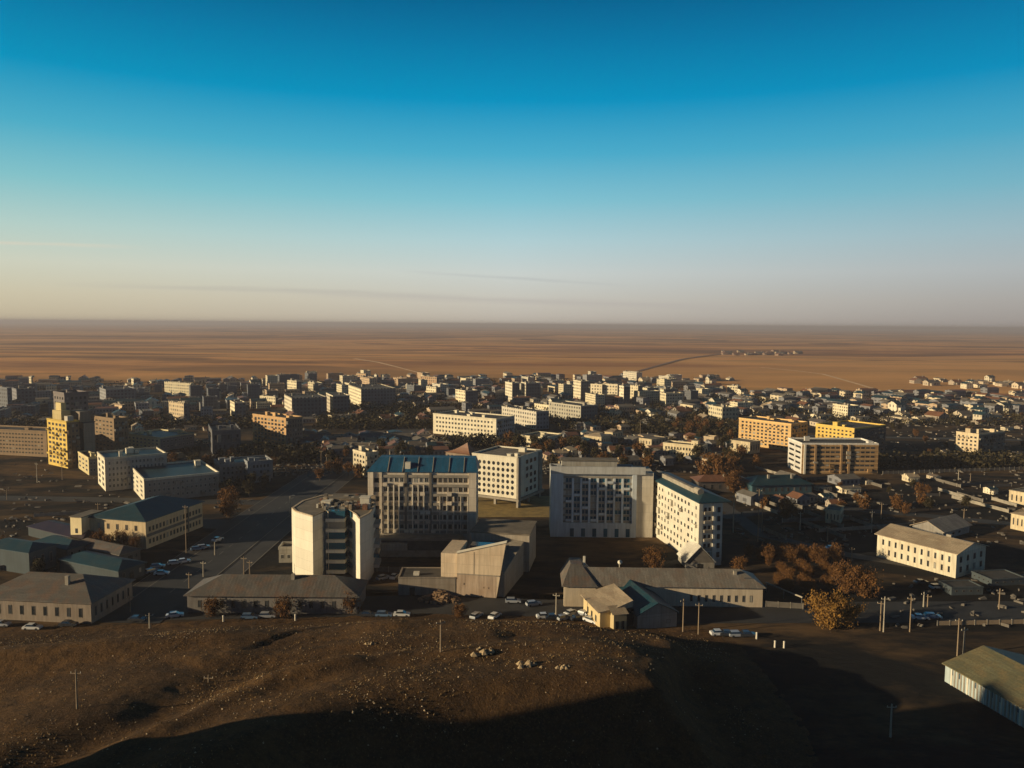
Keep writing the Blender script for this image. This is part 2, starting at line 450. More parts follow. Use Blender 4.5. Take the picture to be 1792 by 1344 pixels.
def ground_z(x, y):
    if y <= 1300: return 0.0
    k = sm(1300, 3000, y)
    return k * 5.0 * mnoise.noise((x * .00035, y * .0007, 7)) + k * 1.2 * mnoise.noise((x * .0015, y * .003, 2)) - k * 3 - sm(9000, 60000, y) * 6
def far_z(x, y): return ground_z(x, y) + sm(1300, 2500, y) * 1.2
def build_ground():
    xs = [0.0]; st = 8.0
    while xs[-1] < 70000:
        xs.append(xs[-1] + st)
        if xs[-1] > 400: st *= 1.22
    xs = [-x for x in xs[:0:-1]] + xs
    ys = [-300.0, -100.0, 0.0]; st = 8.0
    while ys[-1] < 90000:
        ys.append(ys[-1] + st)
        if ys[-1] > 900: st *= 1.13
    v = []; f = []; nx = len(xs)
    for y in ys:
        for x in xs:
            z = ground_z(x, y)
            v.append((x, y, z))
    for j in range(len(ys) - 1):
        for i in range(nx - 1):
            a = j * nx + i; f.append((a, a + 1, a + nx + 1, a + nx))
    me = bpy.data.meshes.new('ground'); me.from_pydata(v, [], f)
    for p in me.polygons: p.use_smooth = True
    m, nt, b = new_mat('steppe_and_town_soil')
    tc = N(nt, 'ShaderNodeTexCoord'); g = tc.outputs['Object']
    sep = N(nt, 'ShaderNodeSeparateXYZ'); nt.links.new(g, sep.inputs[0])
    # steppe
    s1 = noise_n(nt, mapping(nt, g, (.0005, .0009, 1)), 1, 7, .65, .6)
    s2 = noise_n(nt, mapping(nt, g, (.003, .007, 1), (3, 9, 0)), 1, 6, .7)
    s3 = noise_n(nt, mapping(nt, g, (.00012, .0003, 1), (1, 2, 0)), 1, 5, .6)
    st_c = mixc(nt, ramp(nt, s1, [(.46, 0), (.54, 1)]), (.76, .37, .125), (.42, .19, .075))
    st_c = mixc(nt, ramp(nt, s2, [(.5, 0), (.64, .8)]), st_c, (.26, .115, .045))
    s4 = noise_n(nt, mapping(nt, g, (.0011, .0016, 1), (5, 1, 0)), 1, 4, .55, .8)
    st_c = mixc(nt, ramp(nt, s4, [(.5, 0), (.57, .75)]), st_c, (.17, .085, .04))
    st_c = mixc(nt, ramp(nt, s3, [(.48, 0), (.56, .6)]), st_c, (.74, .4, .15))
    # town soil
    t1 = noise_n(nt, mapping(nt, g, (.012, .03, 1)), 1, 7, .65, .6)
    t2 = noise_n(nt, mapping(nt, g, (.1, .25, 1)), 1, 6, .65)
    to_c = mixc(nt, ramp(nt, t1, [(.45, 0), (.6, 1)]), (.018, .018, .018), (.13, .082, .042))
    to_c = mixc(nt, ramp(nt, t2, [(.45, 0), (.65, .7)]), to_c, (.016, .017, .018))
    edge = math_n(nt, 'ADD', sep.outputs[1], math_n(nt, 'MULTIPLY', noise_n(nt, mapping(nt, g, (.004, .004, 1)), 1, 5), 420))
    edge = math_n(nt, 'SUBTRACT', edge, math_n(nt, 'MULTIPLY', math_n(nt, 'MAXIMUM', sep.outputs[0], 0), -.55))
    blend = ramp(nt, math_n(nt, 'DIVIDE', edge, 2000), [(.52, 0), (.66, 1)])
    nt.links.new(mixc(nt, blend, to_c, st_c), b.inputs['Base Color'])
    b.inputs['Roughness'].default_value = 1; b.inputs['Specular IOR Level'].default_value = .05
    bump(nt, b, math_n(nt, 'ADD', t2, math_n(nt, 'MULTIPLY', t1, 3)), .5, .5)
    me.materials.append(m)
    o = bpy.data.objects.new('ground', me); COL.objects.link(o); tag(o, kind='structure')
build_ground()

def asphalt(name, col):
    m, nt, b = new_mat(name)
    tc = N(nt, 'ShaderNodeTexCoord'); g = tc.outputs['Object']
    f = noise_n(nt, g, .12, 6, .65); f2 = noise_n(nt, g, 1.5, 4)
    c = mixc(nt, ramp(nt, f, [(.4, 0), (.65, 1)]), col, tuple(x * 1.7 for x in col))
    c = mixc(nt, ramp(nt, f2, [(.5, 0), (.8, .5)]), c, tuple(x * .6 for x in col))
    nt.links.new(c, b.inputs['Base Color']); b.inputs['Roughness'].default_value = .85
    return m
M['asphalt'] = asphalt('worn_asphalt', (.02, .02, .021)); M['pave'] = asphalt('paving', (.03, .027, .025))
M['dirt_road'] = asphalt('pale_dirt_track', (.62, .42, .22)); M['dark_track'] = asphalt('dark_earth_track', (.17, .085, .04))
M['dirt_near'] = asphalt('packed_dirt', (.06, .042, .028))
def strip(name, pts, w, m, z, zf=None, w1=None):
    """ribbon along world points, draped on zf"""
    P = []
    for (a, b_) in zip(pts, pts[1:]):
        L = (Vector(b_) - Vector(a)).length; n = max(1, int(L / (4 if a[1] < 400 else 40)))
        for k in range(n): P.append(Vector(a).lerp(Vector(b_), k / n))
    P.append(Vector(pts[-1])); b = MB(); rows = []
    for i, p in enumerate(P):
        d = (P[min(i + 1, len(P) - 1)] - P[max(i - 1, 0)]); n = Vector((-d.y, d.x)).normalized()
        ww = w if w1 is None else w + (w1 - w) * i / (len(P) - 1)
        row = []
        for k in (-.5, -.17, .17, .5):
            q = Vector((p.x, p.y)) + n * ww * k; row.append((q.x, q.y, (zf(q.x, q.y) if zf else 0) + z))
        rows.append(row)
    for r0, r1 in zip(rows, rows[1:]):
        for k in range(3): b.poly([r0[k + 1], r0[k], r1[k], r1[k + 1]])
    o = b.obj(name, m); return tag(o, kind='structure')
def g2(px, py): p = G(px, py); return (p.x, p.y)
# avenue running away, street along the hill foot, side streets
strip('avenue_pavement', [(-95, 196), (-94, 300), (-90, 420), (-70, 560)], 27, M['pave'], .004)
strip('avenue', [(-96, 190), (-95, 300), (-91, 420), (-71, 560)], 15, M['asphalt'], .124)
strip('foot_street', [(-240, 198), (-100, 199), (-30, 204), (40, 200), (160, 204), (300, 213)], 15, M['asphalt'], .008)
strip('cross_street', [(-300, 330), (-94, 322), (-60, 320)], 9, M['asphalt'], .012)
strip('side_street', [g2(1235, 860), g2(1330, 935), g2(1480, 970), g2(1792, 1020)], 6, M['pave'], .012)
strip('east_street', [g2(1262, 905), g2(1420, 885), g2(1650, 905), g2(1900, 930)], 7, M['asphalt'], .016)
strip('middle_street', [g2(300, 815), g2(560, 800), g2(760, 790)], 9, M['pave'], .012)
strip('far_street', [g2(940, 765), g2(1290, 760), g2(1792, 770)], 8, M['pave'], .012)
strip('dirt_road', [g2(1622, 715), g2(1560, 690), g2(1500, 672), g2(1440, 655), g2(1400, 650), g2(1330, 643)], 6, M['dirt_road'], .4, far_z)
strip('dirt_road', [g2(1640, 716), g2(1622, 715)], 7, M['dirt_road'], .3)
def steppe_z(x, y): return 1.2
strip('earth_track', [g2(1045, 667), g2(1095, 656), g2(1145, 642), g2(1195, 628), g2(1260, 618)], 6, M['dark_track'], .6, far_z, 12)
strip('pale_track', [g2(700, 644), g2(660, 634), g2(620, 628)], 6, M['dirt_road'], .6, far_z, 10)
strip('pale_track', [g2(762, 662), g2(730, 652), g2(700, 644)], 5, M['dirt_road'], .5, far_z)
0 and strip('hill_track', [g2(1150, 1112), (58, 150), (50, 132), (38, 110)], 8, M['dirt_near'], .12, lambda x, y: max(0.02, hill_z(x, y)))
0 and strip('yard_track', [g2(1290, 1130), g2(1450, 1165), g2(1600, 1230), g2(1760, 1330)], 3.5, M['dirt_near'], .1, lambda x, y: max(.02, hill_z(x, y)))
M['kerb'] = asphalt('kerb_stone', (.11, .1, .085))
for dx in (-7.7, 7.7): strip('kerb', [(-96 + dx, 206), (-95 + dx, 300), (-91 + dx, 420), (-71 + dx, 560)], .4, M['kerb'], .2)
for dx in (-13.6, 13.6): strip('kerb', [(-95 + dx, 208), (-94 + dx, 300), (-90 + dx, 420)], .35, M['kerb'], .12)
for k in range(22): strip('road_marking', [(-95.6 + k * .06, 212 + k * 9), (-95.6 + k * .06, 215.5 + k * 9)], .3, M['kerb'], .132)
def patch(name, pts, m, z):
    b = MB(); b.poly([(p[0], p[1], z) for p in pts]); return tag(b.obj(name, m), kind='structure')
M['field'] = plain('dry_yellow_grass', (.3, .2, .05), 1, var=.5, scale=.3)
patch('lawn', [g2(820, 905), g2(975, 905), g2(990, 868), g2(820, 868)], M['field'], .02)
patch('plaza', [g2(355, 925), g2(470, 930), g2(455, 912), g2(352, 908)], M['pave'], .13)

# ------------------------------------------------------------------ hero buildings
WHITE = (.66, .61, .5); CREAM = (.7, .6, .42); GREY = (.42, .39, .33); TAN = (.5, .38, .22)
YEL = (.72, .5, .1); ORNG = (.74, .45, .2); BROWN = (.3, .2, .11)

def office_block():        # 645-833, blue mansard roof
    b = B('office_block', 'seven storey grey concrete block under a blue metal mansard roof', 645, 645, 833, 960, 826, 0, dep=15, cat='office building')
    wm = wall_mat((.84, .72, .56), .3, None, True); b.wall(wm)
    H, W = b.H, b.W; z0 = 6.0; n = 6; st = (H - 1.2 - z0) / n
    for k in range(n + 1):
        b.part('ledge', M['concrete'], 4.8, W - 2.6, -.35, -.003, z0 + k * st - .55, z0 + k * st + .35)
    b.part('corner_pier', wm, 0, 1.8, -.6, -.003, 0, H); b.part('corner_pier', wm, W - 2.5, W, -.6, -.003, 0, H)
    b.part('side_pier', wm, 3.9, 4.7, -.5, -.003, 5.5, H)
    for x in (12.3, 20.6): b.part('downpipe', M['conc_dark'], x, x + .75, -.5, -.003, 5.5, H)
    b.windows('F', n, 1, z0, H - 1.2, 1.9, 3.9, .85, .5, 'dark')
    b.windows('F', n, 4, z0 + .2, H - 1, 5.0, 12.2, .72, .52, 'std', rag=.15); b.windows('F', n, 4, z0 + .2, H - 1, 13.2, 20.5, .72, .52, 'std', rag=.15, seed=5)
    b.windows('F', n, 7, z0 + .2, H - 1, 21.6, W - 2.8, .72, .52, 'tan', seed=6)
    b.windows('R', 6, 4, z0, H - 1, wf=.4)
    fin = wall_mat((.84, .76, .62), .3, None, False)
    for x in (6.6, 8.5, 10.3, 14.8, 16.7, 18.6): b.part('fin', fin, x, x + .3, -.75, -.003, 5.6, H - 4.2)
    for k in range(5): b.part('fin', fin, 24 + k * 2.35, 24.25 + k * 2.35, -.6, -.003, 5.6, H - 8)
    rr = random.Random(4)
    for k in range(14):
        x = 5 + rr.randrange(16) * 1.8; r = rr.randrange(n)
        b.part('balcony', wm if k % 3 else M['white_paint'], x, x + 1.5, -.95, -.36, z0 + r * st - .2, z0 + r * st + .95)
    # mansard
    m = MB(); zz = H + .15; e = .5
    m.poly([(-e, -e, zz), (W + e, -e, zz), (W - .5, 5, zz + 4.0), (3, 5, zz + 4.0)]).poly([(W + e, -e, zz), (W + e, 15 + e, zz), (W - .5, 10, zz + 4.0), (W - .5, 5, zz + 4.0)])
    m.poly([(W + e, 15 + e, zz), (-e, 15 + e, zz), (3, 10, zz + 4.0), (W - .5, 10, zz + 4.0)]).poly([(-e, 15 + e, zz), (-e, -e, zz), (3, 5, zz + 4.0), (3, 10, zz + 4.0)])
    m.poly([(3, 5, zz + 4.0), (W - .5, 5, zz + 4.0), (W - .5, 10, zz + 4.0), (3, 10, zz + 4.0)]).poly([(-e, 15 + e, zz), (W + e, 15 + e, zz), (W + e, -e, zz), (-e, -e, zz)])
    m.obj('roof', M['blue_roof'], b.root)
    for x in (6.5, 11.5, 16.5, 21.5, 27, 32):
        q = MB(); q.poly([(x, -.55, zz + .2), (x + .22, -.55, zz + .2), (x + .22, 4.9, zz + 4.35), (x, 4.9, zz + 4.35)])
        q.poly([(x, -.55, zz), (x, -.55, zz + .2), (x, 4.9, zz + 4.35), (x, 4.9, zz + 4)]); q.poly([(x + .22, -.55, zz), (x + .22, 4.9, zz + 4), (x + .22, 4.9, zz + 4.35), (x + .22, -.55, zz + .2)])
        q.obj('roof_rib', M['concrete'], b.root)
    b.part('dormer', M['white_paint'], 12.3, 14.1, .6, 2.6, zz + .9, zz + 3.0)
    b.part('podium', M['conc_dark'], 3, W - 6, -5.5, -.7, 0, 4.6)
    b.part('podium_roof', M['concrete'], 2.2, W - 5, -6.2, -.7, 4.603, 5.3)
    b.part('entrance_hall', wall_mat(GREY), 2.5, 14, -8.5, -6.25, 0, 4.0)
    b.done()
office_block()

def perforated_block():    # 836-947
    b = B('perforated_block', 'white six storey slab with rows of dark round openings behind the blue roofed block', 826, 905, 947, 888, 803, 62, cat='building')
    wm = wall_mat((.84, .77, .6), .2, None, True); H = b.H
    b.wall(wm, None, 3.6); b.flat(M['tar_light'], None, .7)
    b.windows('L', 6, 9, 4.3, H - 1.5, 1.2, b.D - .3, .62, .66, 'hole')
    b.windows('R', 1, 1, 0, 1, 0, 1)  if False else None
    b.windows('F', 5, 3, 4.5, H - 1, b.W * .3, b.W * .8, .55, .6, 'dark', skip=.1)
    b.part('corner_pier', M['concrete'], -.9, 1.4, -.9, -.01, -.5, H + .4)
    b.part('end_pier', M['concrete'], b.W * .86, b.W, -.5, -.01, 2.8, H)
    b.part('underfloor_slab', M['concrete'], -1.2, b.W + .6, -1.2, b.D + .6, 2.7, 3.597)
    for x, y in ((2, .6), (b.W * .5, .6), (b.W - 1, .6), (1, b.D * .5), (1, b.D - 1), (b.W - 1, b.D - 1)):
        b.part('pillar', M['concrete'], x - .5, x + .5, y - .5, y + .5, -.5, 2.69)
    b.part('stair_core', M['conc_dark'], b.W * .35, b.W * .7, b.D * .3, b.D * .7, -.5, 2.69)
    b.clutter(3, seed=4); b.done()
perforated_block()

def hotel_block():         # 963-1120
    b = B('hotel_block', 'broad eight storey concrete block with pale pilasters over blue glazing', 963, 963, 1112, 938, 828, -1, dep=13, cat='apartment building')
    wm = wall_mat((.5, .5, .48), .3, None, False); H, W = b.H, b.W
    b.wall(wm); b.flat(M['tar_light'], None, 1.1)
    lit = wall_mat((.62, .67, .7), .3, None, False)  # pale bluish finish for end wall, pier, pilasters and base band
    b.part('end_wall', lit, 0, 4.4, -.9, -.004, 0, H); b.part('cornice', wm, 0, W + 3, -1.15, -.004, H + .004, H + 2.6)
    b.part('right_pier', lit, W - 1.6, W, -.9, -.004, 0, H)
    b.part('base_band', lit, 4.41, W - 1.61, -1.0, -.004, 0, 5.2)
    n = 7; st = (H - 1.2 - 5.6) / n; cols = 8; u0, u1 = 4.9, W - 2.0; du = (u1 - u0) / cols
    b.windows('F', n, cols * 1, 5.6, H - 1.2, u0, u1, .84, .78, 'blue')
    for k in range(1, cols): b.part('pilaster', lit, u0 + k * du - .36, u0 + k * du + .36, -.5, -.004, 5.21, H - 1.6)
    for k in range(n + 1): b.part('floor_band', M['concrete'], 4.41, W - 1.61, -.22, -.004, 5.6 + k * st - .45, 5.6 + k * st + .22)
    for k in range(6): b.part('entrance', M['glass_blue'], 7 + k * 4, 8.4 + k * 4, -1.06, -1.003, .2, 3.2)
    b.part('rear_wing', wall_mat((.62, .55, .44), .3, None, True), W + .01, W + 6, -.3, 12, 0, H + .6)
    for k in range(14): b.part('balcony', lit, u0 + .5 + (k * 5 % cols) * du, u0 + du * .85 + (k * 5 % cols) * du, -.85, -.25, 5.7 + (k * 3 % n) * st, 6.5 + (k * 3 % n) * st)
    b.part('roof_hall', wall_mat(GREY), 4, 24, 4, 9, H + .2, H + 3.9)
    b.part('roof_hall_cap', M['tar_light'], 3.6, 24.4, 3.6, 9.4, H + 3.903, H + 4.2)
    b.clutter(5, seed=11, hmax=3.2); b.done()
hotel_block()

def long_block():          # 1127-1262
    b = B('long_block', 'long white seven storey block with teal roof, its sunlit side full of small windows', 1128, 1222, 1262, 991, 880, 12, cat='apartment building')
    wm = wall_mat((.74, .69, .56), .25, None, True); H, W, D = b.H, b.W, b.D
    b.wall(wm)
    b.windows('L', 7, 16, 1.6, H - .9, 1.2, D - 1.2, .36, .44, 'dark', skip=.12, rag=.35)
    b.windows('F', 6, 2, 2, H - 1, W * .15, W * .52, .6, .6, 'dark', seed=4)
    b.part('pilaster', M['white_paint'], W * .56, W * .66, -.5, -.004, 0, H - .1)
    b.windows('F', 6, 1, 2, H - 1, W * .72, W * .95, .6, .6, 'dark', seed=4)
    for k in range(6): b.part('balcony', M['concrete'], W * .16, W * .5, -1.0, -.05, 2.2 + k * (H - 3) / 6, 3.1 + k * (H - 3) / 6)
    b.part('corner_pier', wm, -.35, .9, -.35, -.004, 0, H)
    rr = random.Random(12)
    for k in range(12):
        r_, c_ = rr.randrange(7), rr.randrange(16); y = 1.2 + (c_ + .15) * (D - 2.4) / 16; z = 1.6 + r_ * (H - 2.5) / 7
        b.part('balcony', [wm, wm, M['concrete']][k % 3], -.8, -.05, y, y + 1.7, z + .1, z + (1.1 if k % 3 else 2.2))
    e = .9; z = H; m = MB(); r = 1.9; rx = W * .55
    p = [(-e, -e - .3, z), (W + 2.4, -e - .3, z), (W + 2.4, D + e, z), (-e, D + e, z)]
    a, c = (rx, 6, z + r), (rx, D - 4, z + r)
    for f in ((p[0], p[1], a), (p[1], p[2], c, a), (p[2], p[3], c), (p[3], p[0], a, c)): m.poly([(q[0], q[1], q[2] + .35) for q in f])
    m.prism(p, z + .003, z + .35); m.obj('roof', M['teal_roof_y'], b.root)
    MB().box(rx - 2.6, rx - 1.2, 8, D - 5, z + .9, z + 2.7).obj('roof_skylight', M['concrete'], b.root)
    MB().tube((rx - 1.9, 4.6, z + 2.3), (rx - 1.9, 7.9, z + 2.3), 1.15, 1.15, 12).obj('roof_duct', M['concrete'], b.root)
    b.done()
long_block()

def round_tower():
    """504-655: folded white tower with a glazed bay"""
    def w(px, D): return ((px - CX) / F * D, D)
    base = Vector((*w(543, 222), 0)); root = empty('folded_tower', base, 0, 'white six storey tower of folded walls with a dark glazed bay', 'building')
    H = 19.6
    def L(px, D): q = w(px, D); return (q[0] - base.x, q[1] - base.y)
    wm = wall_mat((.78, .72, .58), .16, None, True); gm = wall_mat((.5, .46, .4), .15, None, False)
    pts = [L(506, 231.5), L(512, 227.5), L(543, 221.5), L(566, 228.5), L(571, 226.5), L(572, 231), L(606, 231), L(612, 228), L(622, 224), L(627, 219.5), L(645, 225.5), L(651, 231), L(655, 238), L(640, 246), L(600, 250), L(560, 249), L(525, 241)]
    MB().prism(pts, -.5, H, 0, 0).obj('wall', wm, root)
    OCC.append((base.x + 5, base.y + 14, 16))
    b = MB(); c = Vector((sum(p[0] for p in pts) / len(pts), sum(p[1] for p in pts) / len(pts)))
    inner = [((p[0] - c.x) * .95 + c.x, (p[1] - c.y) * .95 + c.y) for p in pts]
    b.prism(inner, H + .003, H + .25); b.obj('roof', M['tar_light'], root)
    # parapet ring
    b = MB(); n = len(pts)
    for k in range(n):
        a, d = pts[k], pts[(k + 1) % n]; ai, di = inner[k], inner[(k + 1) % n]
        b.prism([a, d, di, ai], H + .003, H + .4)
    b.obj('parapet', wall_mat((.55, .44, .3)), root)
    x0, y0 = L(572.5, 231); x1, y1 = L(606, 231)
    for k in range(6):
        z = 1.2 + k * 3.15
        MB().box(x0, x1, y0 - 4.7, y0 - .004, z, z + .95).obj('spandrel', wm, root)
        MB().box(x0 + .1, x1 - .1, y0 - 3.9, y0 - .01, z + .953, z + 3.1).obj('window_band', M['glass_blue'], root)
        q = L(606.5, 230.5); q2 = L(612.5, 227)
        MB().prism([(q[0], q[1] - .4), (q2[0] - .1, q2[1] - .35), (q2[0], q2[1]), (q[0], q[1])], z + 1.2, z + 2.95).obj('window', M['glass_blue'], root)
    for k in range(6):     # balconies of the right flank
        q, q2 = L(651, 231.5), L(655, 238); z = 1.5 + 3.1 * k
        MB().prism([(q[0], q[1]), (q[0] + 1.7, q[1]), (q2[0] + 1.7, q2[1]), (q2[0], q2[1])], z, z + 1.1).obj('balcony', M['glass_blue'] if k % 2 else gm, root)
    rr = random.Random(9)
    for k in range(80):
        x = rr.uniform(-2, 14); y = rr.uniform(7, 22); s = rr.uniform(.4, 1.5); h = rr.uniform(.5, 1.7)
        MB().box(x, x + s, y, y + s * rr.uniform(.5, 1.4), H + .253, H + .3 + h).obj('roof_vent', [M['tan_roof'], M['concrete'], M['conc_dark'], M['rust_roof'], M['white_paint']][k % 5], root)
    for x, y, s, h in ((11.5, 12, 2.8, 2.9), (1.2, 10, 1.6, 2.2)):
        MB().box(x, x + s, y, y + s, H + .255, H + h).box(x - .2, x + s + .2, y - .2, y + s + .2, H + h + .002, H + h + .2).obj('roof_hut', M['white_paint'], root)
    # raised rear floor of the roof
    MB().box(1, 11, 17, 24, H + .26, H + 1.6).obj('roof_terrace', M['tar_light'], root)
round_tower()
def tower_annex():
    b = B('annex', 'small plain concrete annex left of the folded white tower', 480, 488, 512, 985, 962, 5, dep=6, cat='annex')
    b.wall(wall_mat(GREY)); b.flat(); b.windows('F', 1, 2, .6, 3.4); b.done()
tower_annex()

def auditorium():          # 770-885
    p = G(799, 1042); root = empty('auditorium', p, R(-9), 'auditorium with a blank weathered wedge wall and flaring right edge', 'auditorium')
    wm = wall_mat((.74, .58, .4), .35); hd = wall_mat((.42, .36, .28), .4)
    Wd = reach(p, (math.cos(R(-9)), math.sin(R(-9))), 868); h1 = height_at(p, 968); h2 = height_at(p, 947) + .3
    OCC.append((p.x + 5, p.y + 14, 17))
    b = MB(); fl = 2.7
    b.v = [(0, 0, -.5), (Wd, 0, -.5), (Wd + fl, 0, h2), (0, 0, h1), (0, .8, -.5), (Wd, .8, -.5), (Wd + fl, .8, h2), (0, .8, h1)]
    b.f = [(0, 1, 2, 3), (5, 4, 7, 6), (1, 5, 6, 2), (3, 2, 6, 7), (4, 0, 3, 7), (4, 5, 1, 0)]; b.m = [0] * 6
    b.obj('front_wall', wm, root)
    MB().box(4.9, 5.05, -.03, .001, 0, h1 + .6).obj('joint', M['conc_dark'], root)
    MB().box(.3, Wd + .1, -.06, -.003, 6.2, 6.45).obj('ledge', hd, root) if False else None
    q = MB(); q.v = [(0, -.25, h1), (Wd + fl + .2, -.25, h2), (Wd + fl + .2, 1.1, h2), (0, 1.1, h1), (0, -.25, h1 + .35), (Wd + fl + .2, -.25, h2 + .35), (Wd + fl + .2, 1.1, h2 + .35), (0, 1.1, h1 + .35)]
    q.f = [(3, 2, 1, 0), (4, 5, 6, 7), (0, 1, 5, 4), (1, 2, 6, 5), (2, 3, 7, 6), (3, 0, 4, 7)]; q.m = [0] * 6; q.obj('coping', M['white_paint'], root)
    MB().box(.1, Wd + .9, -.12, -.003, 6.1, 6.4).obj('ledge', hd, root)
    MB().box(.05, Wd - .05, -.05, -.003, -.4, 6.09).obj('lower_render', wall_mat((.56, .42, .3), .5, None, False), root)
    MB().box(Wd - .6, Wd, .81, 24, -.5, 9.5).obj('side_wall', hd, root)
    MB().prism([(Wd + .01, 1.2), (Wd + 2.2, 1.0), (Wd + 4.5, 22), (Wd + .01, 24)], -.5, [7, 7, 10, 10]).obj('side_wing', hd, root)
    MB().box(-4.6, -.01, .4, 14, -.5, h1 - .3).obj('left_wing', wm, root)
    MB().box(.01, Wd - .61, 1.2, 22, -.5, 9.2).obj('hall', hd, root)
    MB().box(.3, Wd - .9, 1.3, 21.5, 9.203, 9.5).obj('roof', M['teal_roof'], root)
    MB().box(1.2, Wd - 2, 12, 16, 9.51, 11).obj('roof_hut', M['glass_blue'], root)
    MB().box(4, 6.4, 5, 8, 9.51, 10.6).obj('roof_hut', M['white_paint'], root)
    MB().box(-1, Wd + 6, 24.1, 40, -.5, 11.5).obj('stage_house', hd, root)
    MB().box(-1.3, Wd + 6.3, 23.8, 40.3, 11.503, 11.9).obj('stage_roof', M['tar_light'], root)
    for k in range(5): MB().box(Wd + 2.5 + .1 * k, Wd + 2.9 + .1 * k, 4 + 4 * k, 5.2 + 4 * k, 2, 6).obj('window', M['glass'], root) if False else None
    for x, z in ((2, 3.2), (7.6, 2.5), (9, 2.4)): MB().box(x, x + .35, -.05, -.003, z, z + .5).obj('vent_hole', M['hole'], root)
auditorium()
def yard_wall_building():
    b = B('store_building', 'low flat roofed blank store in front of the auditorium with rubble at its corner', 697, 697, 797, 1042, 1012, 1, dep=9, cat='store building')
    b.wall(wall_mat((.36, .3, .23), .4)); b.flat(None, None, .3); b.part('door', M['hole'], b.W * .2, b.W * .2 + 1.4, -.04, -.003, 0, 2.3)
    b.part('roof_hatch', M['white_paint'], b.W * .25, b.W * .25 + 1.6, 2, 3.4, b.H + .13, b.H + 1.0)
yard_wall_building()

def long_house():
    b = B('long_house', 'long single storey pale house with a grey tin roof and small dark windows', 990, 990, 1334, 1058, 1024, -1, dep=11, cat='house')
    wm = wall_mat((.7, .58, .42), .35, None, False); b.wall(wm)
    b.pitched('hipx', M['slate'], 3.2, .7)
    b.windows('F', 1, 9, 1.0, 3.6, b.W * .62, b.W * .96, .34, .7, 'dark', seed=2)
    b.windows('F', 1, 5, 1.6, 4.4, 1.5, 9.5, .28, .5, 'dark')
    b.windows('L', 1, 3, 1.2, 4, wf=.3, kind='dark')
    b.part('cross_wing', wm, -.6, 8, -1.4, -.01, -.5, b.H + .1)
    q = MB(); z = b.H + .15
    q.poly([(-1.2, -2, z), (8.6, -2, z), (4.5, 6, z + 3.9), (1.5, 6, z + 3.9)]).poly([(-1.2, -2, z), (1.5, 6, z + 3.9), (1.5, 12, z + 3.9), (-1.2, 12, z)]).poly([(8.6, -2, z), (8.6, 12, z), (4.5, 12, z + 3.9), (4.5, 6, z + 3.9)]).poly([(1.5, 6, z + 3.9), (4.5, 6, z + 3.9), (4.5, 12, z + 3.9), (1.5, 12, z + 3.9)])
    q.poly([(1.5, 12, z + 3.9), (4.5, 12, z + 3.9), (8.6, 12, z), (-1.2, 12, z)])
    q.obj('wing_roof', M['tin'], b.root)
    b.part('chimney', M['white_paint'], 5.2, 5.8, 8, 8.6, b.H + 2, b.H + 5.6)
    b.part('chimney', M['concrete'], b.W - 7, b.W - 6.2, 3.4, 4.2, b.H + 1, b.H + 3.4)
    b.part('roof_vent', M['steel'], b.W - 4.5, b.W - 1.8, 2.2, 3.2, b.H + 1, b.H + 1.9)
    MB().tube((15.6, 9.5, b.H + 2), (15.6, 9.5, b.H + 3.6), .1).tube((15.6, 9.5, b.H + 3.5), (15.9, 9.0, b.H + 3.9), .65, .5, 12).obj('satellite_dish', M['white_paint'], b.root)
    b.done()
long_house()
def gable_house():
    b = B('gabled_house', 'house with teal and tan roofs, yellow sunlit side and grey gable', 1060, 1115, 1184, 1103, 1078, 14, dep=21, cat='house')
    wm = wall_mat((.4, .35, .28), .35); b.wall(wm); b.pitched('y', M['teal_roof_y'], 2.9, .5, gable=wm)
    yw = wall_mat((.6, .47, .25), .2, None, False)
    b.part('lit_wing', yw, -9.3, -5.2, 1.6, 14, -.5, 4.7)
    MB().prism([(-10, 1.2), (-5.5, 1.2), (-.6, 1.4), (-.6, 14.6), (-10, 14.6)], [4.75, 4.75, 5.6, 5.6, 4.75], [4.9, 5.6, 7.2, 7.2, 4.9]).obj('wing_roof', M['tan_roof'], b.root)
    b.part('passage_shade', M['hole'], -5.19, -.01, 2.5, 14, -.5, 4.6)  # near-black box puts the shade of the gap into its colour
    b.part('porch', yw, -6.6, -3.2, -.8, 1.58, -.5, 4.9)
    q = MB(); q.poly([(-7.1, -1.3, 4.95), (-2.8, -1.3, 4.95), (-2.8, 2.4, 6), (-7.1, 2.4, 6)]).poly([(-7.1, 2.4, 5.8), (-2.8, 2.4, 5.8), (-2.8, -1.3, 4.93), (-7.1, -1.3, 4.93)]); q.obj('porch_roof', M['tan_roof'], b.root)
    for z in (1.0,):
        b.part('porch_window', M['glass'], -6.2, -5.3, -.86, -.803, z, z + 2.1); b.part('porch_window', M['glass'], -4.6, -3.8, -.86, -.803, z, z + 2.1)
    for y in (4, 7, 10): b.part('side_window', M['glass'], -9.36, -9.303, y, y + 1, 1.4, 3)
    b.windows('F', 1, 1, 1, 2.2, b.W * .72, b.W * .85, .8, .8, 'dark'); b.done()
gable_house()
def small_gable():
    b = B('gabled_shed', 'small building with a steep white roof slope under the long white block', 1196, 1200, 1250, 995, 985, 3, dep=9, cat='shed')
    b.wall(wall_mat(GREY)); b.pitched('y', M['white_roof'], 5.2, .4, gable=M['conc_dark']); b.part('door', M['hole'], b.W * .4, b.W * .6, -.05, -.003, 0, 1.4)
small_gable()

